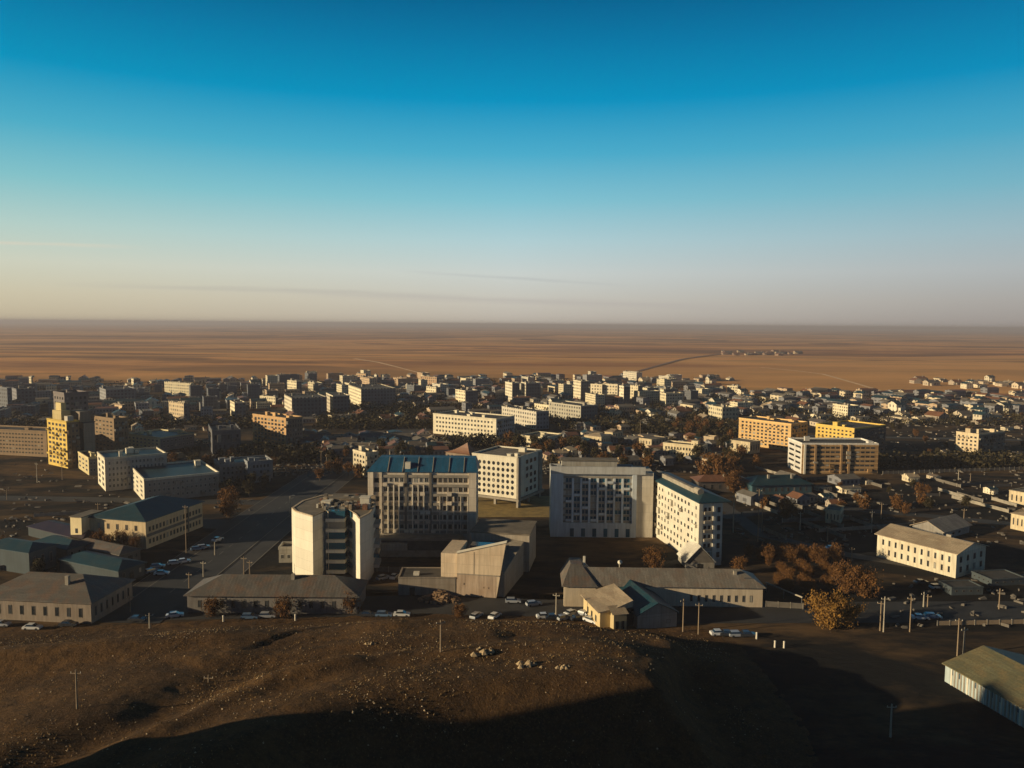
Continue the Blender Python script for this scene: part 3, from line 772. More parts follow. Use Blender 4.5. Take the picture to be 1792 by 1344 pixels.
def hip_house(name, label, xL, xN, xR, yb, yt, ang, rise, roofm, wallc, cols, dep=None, kind='hipx', cat='house', rows=1, stain=.4, wid=None, chim=1, winL=3, ov=.7, inn=None, wk='dark'):
    b = B(name, label, xL, xN, xR, yb, yt, ang, dep=dep, wid=wid, cat=cat)
    b.wall(wall_mat(wallc, stain, None, False)); b.pitched(kind, roofm, rise, ov, inn)
    if cols: b.windows('F', rows, cols, .7, b.H - .5, wf=.32, hf=.6, kind=wk)
    if winL: b.windows('L', rows, winL, .7, b.H - .5, wf=.3, hf=.6, kind=wk)
    rr = random.Random(int(xN))
    for k in range(chim):
        x, y = b.W * rr.uniform(.2, .8), b.D * rr.uniform(.25, .4)
        b.part('chimney', M['concrete'], x, x + .9, y, y + .9, b.H + .1, b.H + rise + .8)
    b.done(); return b
hb = hip_house('hipped_house', 'single storey house with a wide dark tin hip roof at the left frame edge', -40, 160, 232, 1092, 1056, 84, 4.2, M['tin'], (.25, .2, .155), 7, kind='hipy', winL=9)  # wall colour darkened to stand in for shade falling on the house
hip_house('long_barracks', 'long low house with rusty brown hip roof in front of the folded white tower', 328, 328, 625, 1072, 1042, 0, 3.6, M['tin'], (.24, .22, .2), 14, dep=12, winL=0, inn=8)
def dormer_on(): pass

def three_storey():        # 140-355 teal roof
    b = B('college_building', 'tan three storey building with teal hip roof beside the avenue', 158, 256, 355, 961, 913, 76, cat='college building')
    wm = wall_mat((.62, .47, .27), .3, None, False); b.wall(wm); H, W, D = b.H, b.W, b.D
    b.pitched('hipx', M['teal_roof'], 3.4, .7, ridge_in=9)
    for (z0, z1) in ((.8, 3.6), (5.0, 7.8)): b.windows('F', 1, 16, z0, z1, 1, W - 1, .55, .6, 'tan', seed=5)
    b.part('floor_band', M['conc_dark'], .5, W - .5, -.14, -.003, 3.9, 4.9)
    b.part('downpipe', M['conc_dark'], W * .71, W * .73, -.3, -.15, .3, H)
    b.windows('L', 2, 5, 1, H - .6, 2, D - 2, .3, .5, 'tan')
    c = wall_mat((.75, .62, .36), .2, None, False)
    b.part('stair_wing', c, -3.5, 6, D + .01, D + 4.5, -.5, H + .6)
    b.part('stair_wing_roof', M['tar_light'], -3.8, 6.3, D - .2, D + 4.8, H + .603, H + .9)
    for z in (1.5, 4.6):
        b.part('stair_window', M['glass'], -3.56, -3.503, D + 1.6, D + 2.6, z, z + 1.6)
    b.done()
three_storey()

def apt(name, label, xL, xN, xR, yb, yt, ang, col, rowsF, colsF, rowsL, colsL, front=None, dep=None, wid=None, roof=None, cat='apartment building', kind='std', clut=2, stain=.3,
        kindL=None, band=None, wf=.5, hf=.5, par=.9, seed=1, group=None, zlow=1.0, balc=0, hip=None):
    b = B(name, label, xL, xN, xR, yb, yt, ang, dep=dep, wid=wid, cat=cat, group=group)
    b.wall(wall_mat(col, stain, None, True))
    if front:        # facing slab on the right-hand face, mostly its shade painted as a darker colour
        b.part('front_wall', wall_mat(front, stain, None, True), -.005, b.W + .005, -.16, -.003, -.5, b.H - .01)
    if hip: b.pitched('hipx' if b.W > b.D else 'hipy', hip, 2.4, .5)
    else: b.flat(roof, None, par); b.clutter(clut, seed=seed, hmax=2.8)
    off = -.16 if front else 0
    n0 = len(b.wins)
    if rowsF: b.windows('F', rowsF, colsF, zlow, b.H - .4, wf=wf, hf=hf, kind=kind, rag=.1)
    for i in range(n0, len(b.wins)):
        k, l, rz, w, h = b.wins[i]; b.wins[i] = (k, (l[0], l[1] + off, l[2]), rz, w, h)
    if rowsL: b.windows('L', rowsL, colsL, zlow, b.H - .4, wf=wf, hf=hf, kind=kindL or kind, rag=.1)
    if rowsF and band:
        st = (b.H - .4 - zlow) / rowsF
        for k in range(rowsF + 1): b.part('floor_band', band, 0, b.W, off - .2, off - .003, zlow + k * st - .35, zlow + k * st + .35)
    rr = random.Random(seed + 50)
    for k in range(balc):
        st = (b.H - .4 - zlow) / max(1, rowsL); du = b.D / max(1, colsL)
        r, c = rr.randrange(rowsL), rr.randrange(colsL)
        b.part('balcony', wall_mat(col, .5), -1.1, -.05, c * du + .3, c * du + du * .8, zlow + r * st + .05, zlow + r * st + st * .38)
    if rowsF and b.H > 8:
        st = (b.H - .4 - zlow) / rowsF; du = b.W / max(1, colsF)
        for k in range(10):
            r, c = rr.randrange(rowsF), rr.randrange(colsF)
            b.part('balcony', wall_mat(front or col, .5) if k % 3 else M['concrete'], c * du + .2, c * du + du * .85, off - 1.0, off - .05, zlow + r * st + .05, zlow + r * st + st * (.4 if k % 2 else .75))
    b.done(); return b
WS = (.82, .74, .56)
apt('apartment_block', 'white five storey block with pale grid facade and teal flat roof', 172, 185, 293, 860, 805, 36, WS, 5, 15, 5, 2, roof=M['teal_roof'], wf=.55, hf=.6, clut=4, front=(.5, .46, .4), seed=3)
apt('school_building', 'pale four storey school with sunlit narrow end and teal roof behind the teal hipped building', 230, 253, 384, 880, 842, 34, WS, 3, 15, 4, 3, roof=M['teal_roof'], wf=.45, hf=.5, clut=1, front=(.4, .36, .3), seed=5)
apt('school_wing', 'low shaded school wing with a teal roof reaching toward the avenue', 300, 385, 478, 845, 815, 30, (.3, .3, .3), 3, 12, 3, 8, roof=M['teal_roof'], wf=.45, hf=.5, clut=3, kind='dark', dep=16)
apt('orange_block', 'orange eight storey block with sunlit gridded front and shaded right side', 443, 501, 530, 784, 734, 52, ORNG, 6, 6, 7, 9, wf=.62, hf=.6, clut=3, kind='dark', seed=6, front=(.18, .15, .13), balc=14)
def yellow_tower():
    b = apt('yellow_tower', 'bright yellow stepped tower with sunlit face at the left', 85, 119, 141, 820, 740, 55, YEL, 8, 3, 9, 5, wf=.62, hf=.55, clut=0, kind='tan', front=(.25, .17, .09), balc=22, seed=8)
    H, W, D = b.H, b.W, b.D; ym = wall_mat((.66, .52, .24), .25); pm = wall_mat((.3, .24, .17), .3)
    b.part('upper_stage', ym, 1, W * .9, D * .35, D * .8, H + .13, H + 5.5)
    b.part('upper_stage', wall_mat(WHITE), 1, 4, D * .04, D * .2, H + .13, H + 3.2)
    b.part('roof_tower', ym, 2, W * .7, D * .45, D * .72, H + 5.503, H + 9.5)
    b.part('shaded_core', M['hole'], W + .01, W + 2.2, .5, D * .6, -.5, H - 4)  # shade of the right-hand stages is put into these dark colours
    b.part('rear_stage', pm, W + 2.21, W + 8, 0, D * .7, -.5, H - 1)
    b.part('rear_stage_roof', M['tar'], W + 2, W + 8.3, -.3, D * .75, H - .997, H - .6)
    b.part('rear_upper_stage', pm, W + 1, W + 6.5, 1, D * .6, H - .59, H + 5)
    return b
yellow_tower()
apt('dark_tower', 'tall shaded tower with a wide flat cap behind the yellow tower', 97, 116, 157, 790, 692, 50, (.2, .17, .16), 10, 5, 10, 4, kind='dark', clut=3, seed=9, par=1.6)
apt('brown_slab', 'long brown banded slab at the left frame edge', -60, 83, 90, 800, 757, 78, BROWN, 0, 1, 6, 24, band=None, kindL='tan', wf=.6, hf=.45, clut=3, seed=10, wid=14)
apt('brown_slab', 'brown banded slab just right of the yellow tower', 160, 201, 226, 795, 735, 55, BROWN, 6, 4, 8, 6, kind='tan', wf=.6, hf=.45, clut=2, seed=12)
apt('small_block', 'small two storey block with a sunlit yellow end below the yellow tower', 137, 156, 175, 832, 804, 40, (.7, .58, .3), 2, 3, 3, 3, clut=1, seed=13, front=(.25, .21, .17))
apt('low_hall', 'low hall with a bright cream front and dark blue roof left of the avenue', 222, 281, 340, 790, 768, 60, (.75, .65, .38), 2, 8, 3, 8, roof=M['teal_roof'], clut=3, seed=14, front=(.2, .2, .2))
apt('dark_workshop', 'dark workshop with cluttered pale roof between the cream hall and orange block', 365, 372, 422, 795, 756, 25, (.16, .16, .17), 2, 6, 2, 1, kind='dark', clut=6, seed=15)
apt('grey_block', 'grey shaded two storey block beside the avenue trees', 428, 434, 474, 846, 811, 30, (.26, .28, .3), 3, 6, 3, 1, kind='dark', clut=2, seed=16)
apt('cream_block', 'narrow cream block peeking out left of the blue roofed office', 618, 640, 662, 835, 795, 40, CREAM, 4, 3, 4, 4, kind='dark', clut=1, seed=17)
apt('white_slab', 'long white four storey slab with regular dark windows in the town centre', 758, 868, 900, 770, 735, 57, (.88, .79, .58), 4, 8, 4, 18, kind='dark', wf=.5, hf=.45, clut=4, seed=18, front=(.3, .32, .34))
apt('cream_hall', 'small cream sunlit hall right of the long white slab', 910, 953, 984, 786, 768, 55, (.78, .68, .46), 2, 4, 2, 7, kind='dark', clut=2, seed=19)
apt('cream_terrace', 'low broken cream terrace among trees behind the long white block', 1160, 1228, 1238, 805, 783, 58, (.74, .62, .4), 1, 2, 2, 12, kind='dark', clut=2, seed=20)
apt('cream_cube', 'small blank cream tower on the slope right of the town centre', 1231, 1249, 1254, 783, 767, 60, (.7, .55, .36), 0, 1, 2, 1, kind='dark', clut=0, seed=21)
apt('ochre_slab', 'ochre seven storey slab with gridded sunlit front', 1292, 1383, 1412, 790, 744, 38, (.76, .49, .2), 6, 5, 7, 12, kind='dark', wf=.55, hf=.55, clut=4, seed=22, balc=16)
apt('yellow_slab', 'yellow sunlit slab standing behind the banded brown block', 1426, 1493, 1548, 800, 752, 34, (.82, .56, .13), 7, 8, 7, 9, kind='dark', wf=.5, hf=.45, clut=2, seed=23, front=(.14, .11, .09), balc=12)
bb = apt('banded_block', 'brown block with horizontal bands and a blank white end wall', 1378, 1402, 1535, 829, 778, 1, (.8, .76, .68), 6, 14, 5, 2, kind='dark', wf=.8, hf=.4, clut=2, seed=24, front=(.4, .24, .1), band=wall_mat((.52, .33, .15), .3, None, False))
for x in (.02, .16, .5, .6): bb.part('pilaster', M['white_paint'] if x < .1 else wall_mat((.4, .25, .12)), bb.W * x, bb.W * x + 1.0, -1.0, -.37, 0, bb.H + .2)
apt('cream_block', 'cream four storey pair of blocks standing alone at the right', 1672, 1711, 1757, 793, 762, 30, (.7, .56, .36), 4, 7, 4, 5, kind='dark', clut=4, seed=25, front=(.22, .17, .12), balc=6)
hip_house('white_two_storey', 'white two storey house with a pale tan roof and tree shadows on its wall', 1534, 1672, 1723, 1012, 970, 32, 2.3, M['tan_roof'], (.84, .75, .55), 4, kind='y', rows=2, winL=11, chim=2, wk='dark')
hip_house('gabled_hall', 'pale roofed hall just behind the white two storey house', 1596, 1650, 1696, 945, 932, 34, 3.0, M['tan_roof'], (.3, .28, .25), 4, kind='x', winL=2, chim=0)
hip_house('teal_shed', 'long teal shed with ribbed walls in shade right of the long white block', 1312, 1316, 1420, 866, 850, 8, 3.2, M['teal_roof'], (.045, .11, .14), 9, dep=14, winL=0, chim=2)
hip_house('shaded_shed', 'low shaded shed with dark flat eaves behind the rusty trees at the right', 1216, 1222, 1310, 862, 843, 5, 2.0, M['rust_roof'], (.12, .1, .085), 6, dep=10, winL=0, chim=1)

def corner_warehouse():
    z = 0
    b = B('warehouse', 'long pale metal clad warehouse with a green roof at the lower right corner', 1653, 1830, 2000, 1296, 1262, 13, cat='warehouse', dep=None, wid=20)
    m = wall_mat((.42, .5, .5), .3, None, False); b.wall(m); b.pitched('y', M['green_roof'], 3.0, .5, gable=m)
    for k in range(26):
        y = 1.2 + k * (b.D - 2.4) / 26
        b.part('wall_rib', M['white_paint'] if k % 5 == 0 else M['concrete'], -.12, -.003, y, y + .35, 0, b.H - .1)
    b.windows('L', 1, 11, 1.6, 4.2, wf=.25, kind='blue'); b.done()
corner_warehouse()

# low dark yards at the left
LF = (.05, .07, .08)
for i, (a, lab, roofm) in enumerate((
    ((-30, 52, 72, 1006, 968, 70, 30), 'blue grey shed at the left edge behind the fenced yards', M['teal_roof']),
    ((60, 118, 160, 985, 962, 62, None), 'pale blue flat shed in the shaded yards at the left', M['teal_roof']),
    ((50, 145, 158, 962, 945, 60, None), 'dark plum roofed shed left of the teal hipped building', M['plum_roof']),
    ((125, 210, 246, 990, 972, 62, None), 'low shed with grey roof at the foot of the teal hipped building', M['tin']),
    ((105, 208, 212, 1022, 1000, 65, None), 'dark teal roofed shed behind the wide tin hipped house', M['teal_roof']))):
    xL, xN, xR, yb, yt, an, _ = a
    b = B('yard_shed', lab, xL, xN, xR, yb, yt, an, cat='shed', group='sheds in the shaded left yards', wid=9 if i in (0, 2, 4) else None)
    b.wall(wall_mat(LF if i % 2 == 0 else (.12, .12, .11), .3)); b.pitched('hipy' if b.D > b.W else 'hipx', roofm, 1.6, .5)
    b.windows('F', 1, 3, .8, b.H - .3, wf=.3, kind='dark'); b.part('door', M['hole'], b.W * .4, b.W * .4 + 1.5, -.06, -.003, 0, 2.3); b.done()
for i, (a, lab) in enumerate((
    ((1700, 1735, 1795, 1026, 1016, 10), 'long low shaded shed right of the white two storey house'),
    ((1765, 1800, 1830, 888, 865, 30), 'cream walled ruin cut by the right frame edge, the farther one'),
    ((1768, 1800, 1830, 932, 905, 30), 'cream gabled ruin cut by the right frame edge, the nearer one'),
    ((1444, 1470, 1476, 918, 896, 60), 'roofless broken cream wall hut among poles at the right'),
    ((1660, 1665, 1720, 1042, 1030, 5), 'blue shaded container sized shed below the white two storey house'),
    ((1276, 1312, 1330, 795, 775, 40), 'cream garage below the ochre slab'),
    ((1118, 1140, 1165, 782, 770, 45), 'cream hut above the broken cream terrace'),
    ((1022, 1052, 1068, 782, 765, 50), 'cream low house with a ragged roof right of the cream hall'),
    ((1058, 1072, 1090, 770, 757, 50), 'small bright house near the tall mast'))):
    xL, xN, xR, yb, yt, an = a
    b = B('low_building', lab, xL, xN, xR, yb, yt, an, cat='shed', dep=None if xN - xL > 8 else 6)
    b.wall(wall_mat(((.07, .09, .1) if i in (0, 4) else (.68, .56, .36)), .4))
    if i in (2, 7, 8): b.pitched('hipy', M['tan_roof'], 1.5, .4)
    else: b.flat(M['tar'] if i in (0, 4) else M['tar_light'], None, .4)
    b.windows('L', 1, 4, .7, b.H - .3, wf=.3, kind='dark'); b.windows('F', 1, 4, .7, b.H - .3, wf=.3, kind='dark'); b.done()
# tent-roofed pavilion behind the blue roof (778-838, 775-800)
def pavilion():
    b = B('pavilion', 'pavilion with a swooping tent shaped roof behind the blue roofed block', 780, 822, 838, 812, 796, 55, cat='pavilion')
    b.wall(wall_mat((.3, .22, .15))); b.windows('L', 1, 6, .5, b.H - .3, kind='dark')
    z = b.H; W, D = b.W, b.D; m = MB(); e = .8; n = 6
    ap = (W * .4, D * .25, z + 6.0); cs = [(-e, -e), (W + e, -e), (W + e, D + e), (-e, D + e)]
    for k in range(4):
        a, c = cs[k], cs[(k + 1) % 4]
        for i in range(n):
            def P(s, q, t): x = q[0] + (s[0] - q[0]) * t; y = q[1] + (s[1] - q[1]) * t; return (x, y, z + .05 + 6.0 * (t ** 1.6))
            t0, t1 = i / n, (i + 1) / n
            m.poly([P(ap, a, t0), P(ap, c, t0), P(ap, c, t1), P(ap, a, t1)] if i < n - 1 else [P(ap, a, t0), P(ap, c, t0), ap])
    m.obj('roof', M['rust_roof'], b.root); b.done()
pavilion()

# ------------------------------------------------------------------ the far town
FW = (2.9, 3.0, .5, .5, (.05, .05, .055))
def far(label, xL, xN, xR, yb, yt, ang, col, front=None, dep=None, wid=None, huts=2, seed=1, cat='apartment building', group=None, name='apartment_tower'):
    b = B(name, label, xL, xN, xR, yb, yt, ang, dep=dep, wid=wid, cat=cat, group=group)
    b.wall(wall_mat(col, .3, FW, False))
    if front: b.part('front_wall', wall_mat(front, .3, FW, False), -.005, b.W + .005, -.2, -.003, -.5, b.H - .01)  # the far block's shaded face, painted as a darker slab
    b.flat(None, None, .8); b.clutter(huts, M['concrete'], 2.6, seed, 1.5, 4)
    return b
DK = (.14, .15, .165); PA = (.78, .68, .46)  # shade tone for the far facing slabs, then their pale wall
FARL = [
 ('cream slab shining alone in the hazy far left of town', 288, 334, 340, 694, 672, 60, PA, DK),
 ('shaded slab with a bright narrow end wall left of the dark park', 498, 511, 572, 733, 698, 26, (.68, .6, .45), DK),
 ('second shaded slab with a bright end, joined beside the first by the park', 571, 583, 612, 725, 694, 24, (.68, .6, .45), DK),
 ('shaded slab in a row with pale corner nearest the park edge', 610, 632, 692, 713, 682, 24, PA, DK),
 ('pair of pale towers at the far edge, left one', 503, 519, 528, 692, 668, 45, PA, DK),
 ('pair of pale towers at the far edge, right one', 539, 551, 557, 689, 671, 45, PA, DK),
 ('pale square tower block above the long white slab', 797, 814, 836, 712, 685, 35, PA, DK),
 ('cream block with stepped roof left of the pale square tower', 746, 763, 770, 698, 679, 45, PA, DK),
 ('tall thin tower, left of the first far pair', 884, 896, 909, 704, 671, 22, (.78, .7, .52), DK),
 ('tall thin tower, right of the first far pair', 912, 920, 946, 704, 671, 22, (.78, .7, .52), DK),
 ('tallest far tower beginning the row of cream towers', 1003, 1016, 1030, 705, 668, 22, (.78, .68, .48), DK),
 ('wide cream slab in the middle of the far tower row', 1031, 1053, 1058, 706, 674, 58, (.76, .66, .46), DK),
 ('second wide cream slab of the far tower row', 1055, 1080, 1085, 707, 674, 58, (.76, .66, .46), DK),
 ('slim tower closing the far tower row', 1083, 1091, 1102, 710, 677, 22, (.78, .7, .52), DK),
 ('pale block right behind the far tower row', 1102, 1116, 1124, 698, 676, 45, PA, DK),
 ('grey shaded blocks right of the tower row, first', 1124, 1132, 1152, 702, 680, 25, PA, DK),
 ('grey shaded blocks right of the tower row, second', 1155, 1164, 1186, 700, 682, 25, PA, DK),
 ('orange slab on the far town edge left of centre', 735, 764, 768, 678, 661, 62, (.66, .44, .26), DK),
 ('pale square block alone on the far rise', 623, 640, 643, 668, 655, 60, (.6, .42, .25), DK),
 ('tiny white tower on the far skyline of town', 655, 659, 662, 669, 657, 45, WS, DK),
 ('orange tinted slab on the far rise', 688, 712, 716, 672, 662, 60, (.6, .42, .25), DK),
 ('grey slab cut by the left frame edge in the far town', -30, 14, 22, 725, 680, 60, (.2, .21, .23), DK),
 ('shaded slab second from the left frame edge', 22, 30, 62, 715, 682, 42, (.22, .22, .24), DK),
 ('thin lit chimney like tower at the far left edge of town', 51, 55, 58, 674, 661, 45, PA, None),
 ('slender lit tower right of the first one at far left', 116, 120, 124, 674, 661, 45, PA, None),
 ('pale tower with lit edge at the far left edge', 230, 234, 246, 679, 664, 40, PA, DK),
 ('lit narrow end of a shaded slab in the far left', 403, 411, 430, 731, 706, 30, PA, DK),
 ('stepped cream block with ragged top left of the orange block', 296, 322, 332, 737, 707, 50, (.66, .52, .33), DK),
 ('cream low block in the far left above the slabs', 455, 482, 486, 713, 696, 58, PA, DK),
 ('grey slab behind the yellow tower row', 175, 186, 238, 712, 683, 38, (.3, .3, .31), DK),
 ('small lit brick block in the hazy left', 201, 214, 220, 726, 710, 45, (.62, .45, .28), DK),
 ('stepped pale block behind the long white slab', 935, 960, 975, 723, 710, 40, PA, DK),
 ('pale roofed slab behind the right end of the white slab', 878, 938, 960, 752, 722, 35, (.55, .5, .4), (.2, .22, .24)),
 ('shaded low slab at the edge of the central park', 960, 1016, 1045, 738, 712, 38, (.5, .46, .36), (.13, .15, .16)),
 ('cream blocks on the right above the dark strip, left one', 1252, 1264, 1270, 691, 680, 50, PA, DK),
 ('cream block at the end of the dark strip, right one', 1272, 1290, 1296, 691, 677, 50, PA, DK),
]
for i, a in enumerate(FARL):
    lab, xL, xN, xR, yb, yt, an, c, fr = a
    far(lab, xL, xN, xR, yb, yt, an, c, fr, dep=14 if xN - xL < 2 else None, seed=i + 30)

# scattered smaller buildings: prototypes copied, one object each
def proto_block(w, d, h, col, seed):
    rr = random.Random(seed); b = MB(); b.box(-w / 2, w / 2, 0, d, -.5, h, 0)
    b.box(-w / 2 - .2, w / 2 + .2, -.2, .3, h + .003, h + .8, 0).box(-w / 2 - .2, w / 2 + .2, d - .3, d + .2, h + .003, h + .8, 0)
    b.box(-w / 2 - .2, -w / 2 + .3, .3, d - .3, h + .003, h + .8, 0).box(w / 2 - .3, w / 2 + .2, .3, d - .3, h + .003, h + .8, 0)
    for k in range(3):
        x, y = rr.uniform(-w / 2 + 1, w / 2 - 3), rr.uniform(1, d - 3); b.box(x, x + 2.2, y, y + 2, h, h + rr.uniform(1.2, 2.6), 1)
    b.box(-w * .1, w * .1, -1.2, -.01, -.5, 2.8, 1)
    return b.mesh('block', [wall_mat(col, .35, FW, False), M['concrete'], M['tar']])
def proto_house(w, d, h, rise, col, roofm, seed):
    b = MB(); b.box(-w / 2, w / 2, 0, d, -.5, h, 0); e = .4
    a, c = (-w / 2 - e, d / 2, h + rise), (w / 2 + e, d / 2, h + rise)
    p = [(-w / 2 - e, -e, h), (w / 2 + e, -e, h), (w / 2 + e, d + e, h), (-w / 2 - e, d + e, h)]
    b.poly([p[0], p[1], c, a], 1).poly([p[2], p[3], a, c], 1).poly([p[1], p[2], c], 0).poly([p[3], p[0], a], 0).poly([p[0], p[3], p[2], p[1]], 0)
    b.box(w * .2, w * .2 + .7, d * .3, d * .3 + .7, h, h + rise + .8, 0).box(-w * .35, -w * .1, -2, -.01, -.5, h * .7, 0)
    return b.mesh('house', [wall_mat(col, .35, (2.6, 3.0, .35, .45, (.04, .04, .045)), False), roofm])
RB = {}
for key, c in (('cream', PA), ('white', (.7, .64, .5)), ('tan', (.55, .4, .25)), ('grey', (.3, .3, .3)), ('dark', (.15, .16, .175))):
    RB[key] = [proto_block(30, 13, 15, c, 1), proto_block(20, 13, 12, c, 2), proto_block(14, 14, 18, c, 3), proto_block(44, 12, 14, c, 4)]
RH = [proto_house(9, 8, 3.2, 2.2, (.68, .58, .4), M['tan_roof'], 1), proto_house(13, 7, 3.2, 2, (.6, .5, .36), M['tin'], 2), proto_house(8, 7, 5.5, 2, (.72, .64, .48), M['teal_roof'], 3),
      proto_house(11, 9, 3.4, 2.6, (.4, .33, .25), M['rust_roof'], 4), proto_house(16, 8, 3.6, .8, (.7, .6, .42), M['tar_light'], 5)]
def free(x, y, r):
    for (a, b, c) in OCC:
        if (x - a) ** 2 + (y - b) ** 2 < (r + c) ** 2: return False
    return True
def scatter(n, x0, x1, y0, y1, meshes, name, label, cat, group, r, ang, smin=.8, smax=1.2, seed=1, hz=(.7, 1.2), bias=1.0):
    rr = random.Random(seed); k = 0; tries = 0
    while k < n and tries < n * 30:
        tries += 1
        px = rr.uniform(x0, x1); py = y0 + (y1 - y0) * rr.random() ** bias; p = G(px, py)
        if not free(p.x, p.y, r): continue
        o = bpy.data.objects.new(name, rr.choice(meshes)); COL.objects.link(o)
        o.location = (p.x, p.y, ground_z(p.x, p.y)); o.rotation_euler = (0, 0, R(ang + rr.choice((0, 90)) + rr.uniform(-8, 8)))
        s = rr.uniform(smin, smax) * (1.2 if (py > 700 and y0 < 690 and 'block' in name) else 1); o.scale = (s, s, s * rr.uniform(*hz)); OCC.append((p.x, p.y, r)); k += 1
        tag(o, label, cat, group)
scatter(42, 0, 480, 682, 735, RB['dark'] + RB['grey'][:2] + RB['dark'] + RB['cream'][1:3], 'apartment_block', 'small hazy block crowded in the far left of town', 'apartment building', 'hazy blocks in the far left of town', 12, 28, .42, .66, 1)
scatter(26, 480, 760, 663, 700, RB['tan'] + RB['cream'] + RB['dark'][:2], 'apartment_block', 'small sunlit block in the far middle left of town', 'apartment building', 'blocks in the far middle left of town', 14, 28, .5, .85, 2)
scatter(34, 760, 1250, 665, 712, RB['cream'] + RB['white'] + RB['dark'][1:3] + RB['grey'][:1], 'apartment_block', 'small pale block in the far centre of town', 'apartment building', 'blocks in the far centre of town', 14, 24, .45, .8, 3)
scatter(64, 1240, 1792, 690, 745, RH + RH + [RB['cream'][1]], 'far_house', 'tiny pale house scattered over the far right edge of town', 'house', 'houses at the far right edge of town', 6, 20, .8, 1.35, 4)
scatter(55, 0, 760, 664, 740, RH, 'far_house', 'tiny low house between the far left blocks', 'house', 'low houses between the far left blocks', 5, 30, .8, 1.4, 5)
scatter(45, 760, 1290, 662, 735, RH, 'far_house', 'tiny low house between the far central blocks', 'house', 'low houses in the far centre', 5, 20, .8, 1.4, 6)
scatter(26, 500, 790, 765, 795, RH, 'low_house', 'low ragged house in the flat quarter right of the orange block', 'house', 'low houses right of the orange block', 4, 10, .6, .95, 7)
scatter(20, 960, 1290, 765, 815, RH, 'low_house', 'low pale house among trees behind the central blocks', 'house', 'low houses among trees behind the central blocks', 4, 15, .6, .9, 8)
scatter(7, 1540, 1792, 742, 880, RH, 'low_house', 'low hut on the brown flats at the right', 'house', 'huts on the brown flats at the right', 4, 15, .45, .8, 9)
scatter(7, 1290, 1640, 835, 900, RH, 'low_house', 'small shaded hut among the poles right of the long white block', 'house', 'huts among the poles', 4, 15, .4, .65, 10)
scatter(14, 0, 440, 742, 830, RH, 'low_house', 'low hut in the brown lots around the yellow tower', 'house', 'huts around the yellow tower', 4, 30, .5, .8, 11)
scatter(24, 1268, 1400, 614, 621, [proto_house(11, 9, 3.4, 2.4, (.3, .2, .13), M['rust_roof'], 9), proto_house(14, 8, 3.4, 2, (.42, .32, .2), M['tin'], 10)], 'farm_house', 'speck of a house in the lone settlement out on the steppe', 'house', 'lone settlement on the steppe', 9, 10, 1.0, 1.7, 12)
scatter(16, 1580, 1792, 664, 680, RH, 'farm_house', 'speck of a farm building on the steppe beyond the right edge of town', 'house', 'farm buildings on the steppe at the right', 9, 10, .8, 1.5, 13)

# ------------------------------------------------------------------ trees
def leaf_mat(name, a, b_, c_):
    m, nt, b = new_mat(name)
    tc = N(nt, 'ShaderNodeTexCoord'); f = noise_n(nt, tc.outputs['Object'], .9, 4, .6)
    c = mixc(nt, ramp(nt, f, [(.35, 0), (.55, 1)]), a, b_); f2 = noise_n(nt, tc.outputs['Object'], 3.5, 2)
    c = mixc(nt, ramp(nt, f2, [(.5, 0), (.7, .7)]), c, c_)
    nt.links.new(c, b.inputs['Base Color']); b.inputs['Roughness'].default_value = .9; b.inputs['Specular IOR Level'].default_value = .1
    return m
LM = {'rust': leaf_mat('rust_leaves', (.105, .05, .02), (.17, .082, .027), (.05, .03, .017)),
      'gold': leaf_mat('gold_leaves', (.2, .105, .028), (.28, .15, .035), (.08, .042, .016)),
      'dark': leaf_mat('dark_leaves', (.035, .035, .017), (.06, .045, .02), (.018, .018, .012))}
bark = plain('bark', (.1, .07, .05), .95, scale=3)
